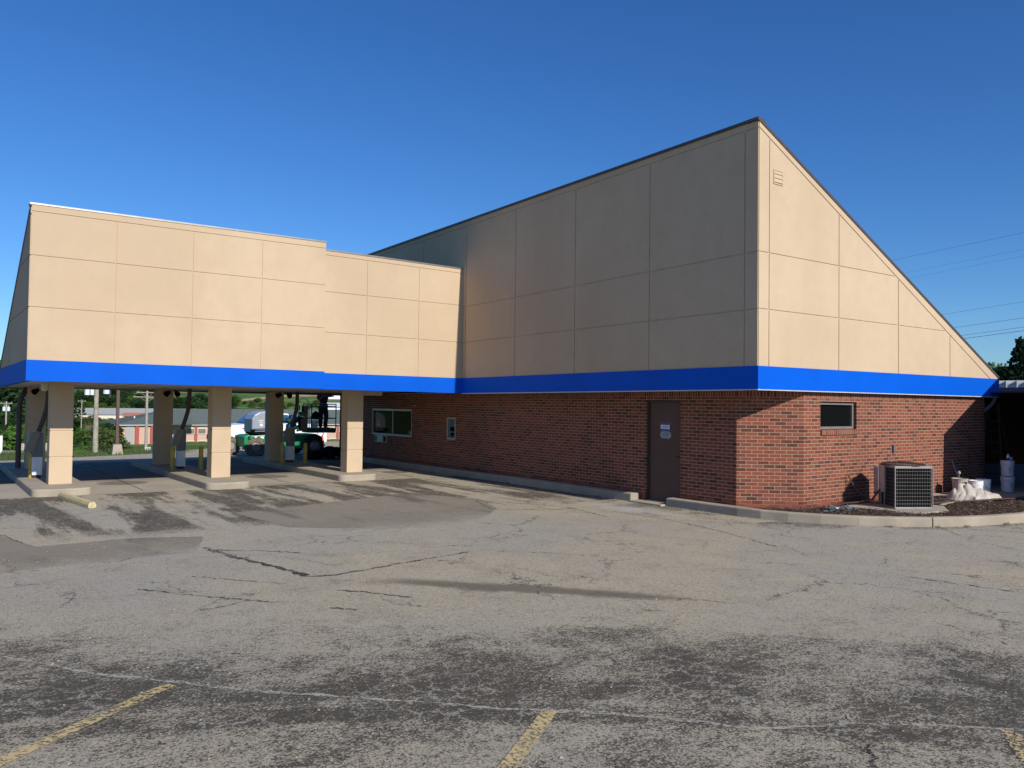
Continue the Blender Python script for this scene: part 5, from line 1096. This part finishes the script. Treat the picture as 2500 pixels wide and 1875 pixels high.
# bushes between rear lot and hotel, seen under the canopy
spec = [(25, 60, 5.2, 0, 'bright green bush at far left below the red shed'), (8, 75, 6, 1, 'dark bush at the far left edge by the white post'), (60, 70, 6.0, 3, 'bright green tree left of the left rear column'), (90, 85, 8, 1, 'dark green tree behind the left rear column'), (190, 66, 3.4, 1, 'dark bush behind the guard rail, just right of the left front column'), (206, 62, 3.0, 3, 'bright green bush behind the wooden utility pole, left side'), (228, 70, 4.0, 0, 'green tree behind the wooden utility pole'), (250, 64, 3.2, 2, 'olive bush against the hotel end wall'), (200, 100, 6.5, 4, 'dark tree below the small brown-roofed house'), (238, 110, 8.2, 2, 'light olive tree left of the hotel'), (262, 130, 6.4, 0, 'green tree touching the hotel roof corner'), (120, 80, 6.2, 4, 'dark tree between the two left columns')]
spec += [(183, 128, 6.0, 3, 'bright round tree at the foot of the long grey roof, left'), (206, 135, 5.4, 4, 'dark tree before the cream building, left of the wooden pole'), (226, 128, 6.6, 3, 'bright tree before the cream building, behind the wooden pole'), (246, 140, 6.0, 2, 'olive tree at the foot of the long grey roof, right of the wooden pole'), (272, 150, 6.5, 1, 'dark tree rising over the hotel roof corner'), (196, 90, 4.2, 0, 'bright bush above the camper trailer')]
for u, d, h, k, l in spec: put(BASES[k], U(u, d), d, h, l, 1.25, 'bushes beyond the rear lot', .8)
for u, d, h, k in [(-10, 110, 9, 1), (40, 120, 11, 4), (20, 170, 17, 1), (60, 180, 18, 0), (-15, 150, 18, 4), (90, 200, 18, 4), (-40, 130, 16, 1), (100, 150, 13, 1), (5, 105, 8, 3)]:
    put(BASES[k], U(u, d), d, h, 'leafy tree in the mass of trees at the far left behind the canopy end', 1.3, 'trees at the far left', 1.)
for k in range(11): put(BASES[rt.choice((0, 2, 3))], U(182+k*14, 215), 215+rt.uniform(-12, 12), rt.uniform(4, 6.5), 'small green tree among the low houses left of the hotel', 1.4, 'small trees among the low houses', .6)
# tree line behind the long grey roof and hotel
for k in range(44):
    u = 165+k*10.2+rt.uniform(-3, 3)
    if 575 < u < 600: continue
    d = rt.uniform(335, 400); base = BASES[1] if 330 < u < 400 or rt.random() < .45 else BASES[rt.choice((0, 3, 4))]
    put(base, U(u, d), d, rt.uniform(8, 12.5) if u < 560 else rt.uniform(5, 6.5), 'round leafy tree in the tree line behind the hotel roof', 1.25, 'tree line behind the hotel roof', 1.5)
for k in range(16):
    u = 180+k*26; d = rt.uniform(430, 520); put(BASES[rt.choice((1, 3, 4))], U(u, d), d, rt.uniform(7, 12), 'distant tree on the green hillside beyond the tree line', 1.3, 'distant hillside trees', 1.5)
for k in range(30): put(BASES[2], U(572+k*9+rt.uniform(-4, 4), 510), 510+rt.uniform(-25, 45), rt.uniform(2.5, 5.5), 'low olive shrub on the bank behind the hotel roof', 1.8, 'shrubs on the bank behind the hotel', 1.0)
for o in BASES+[PINE]:                                # drop the prototypes
    for c in list(o.children): bpy.data.objects.remove(c)
    bpy.data.objects.remove(o)
b = MB(); pr_ = [(588, 560), (605, 575), (630, 590), (665, 610), (720, 640), (800, 660)]
for (u0, d0), (u1, d1) in zip(pr_, pr_[1:]):
    P = []
    for u, d in ((u0, d0-10), (u1, d1-12), (u1, d1+14), (u0, d0+8)): x, y = W(U(u, d), d); P.append((x, y, hz(x, y)+.35))
    b.face(P)
M_['dirt'] = plain('bare_dirt', (.40, .30, .17, 1), .95, 0, .1, .3, .1); struct(b.build('dirt_track', 'dirt'))
struct(WEEDS_.build('weeds', 'leaf_a', weld=False), 'stuff')
# grass verge behind the lot
b = MB(); r = random.Random(5)
for k in range(9000):
    x = r.uniform(-16, 12); e = 27.0 if x > -3.2 else 23.6+(x+10)*.25
    y = e+r.uniform(.1, 5)+max(0, (x+3)*.5); z = hz(x, y)-.02; a = r.uniform(0, 3.14); h = r.uniform(.04, .16); w_ = .012
    b.face([(x-math.cos(a)*w_, y-math.sin(a)*w_, z), (x+math.cos(a)*w_, y+math.sin(a)*w_, z), (x+r.uniform(-.05, .05), y+r.uniform(-.05, .05), z+h)])
struct(b.build('verge_grass', 'leaf_c', weld=False), 'stuff')
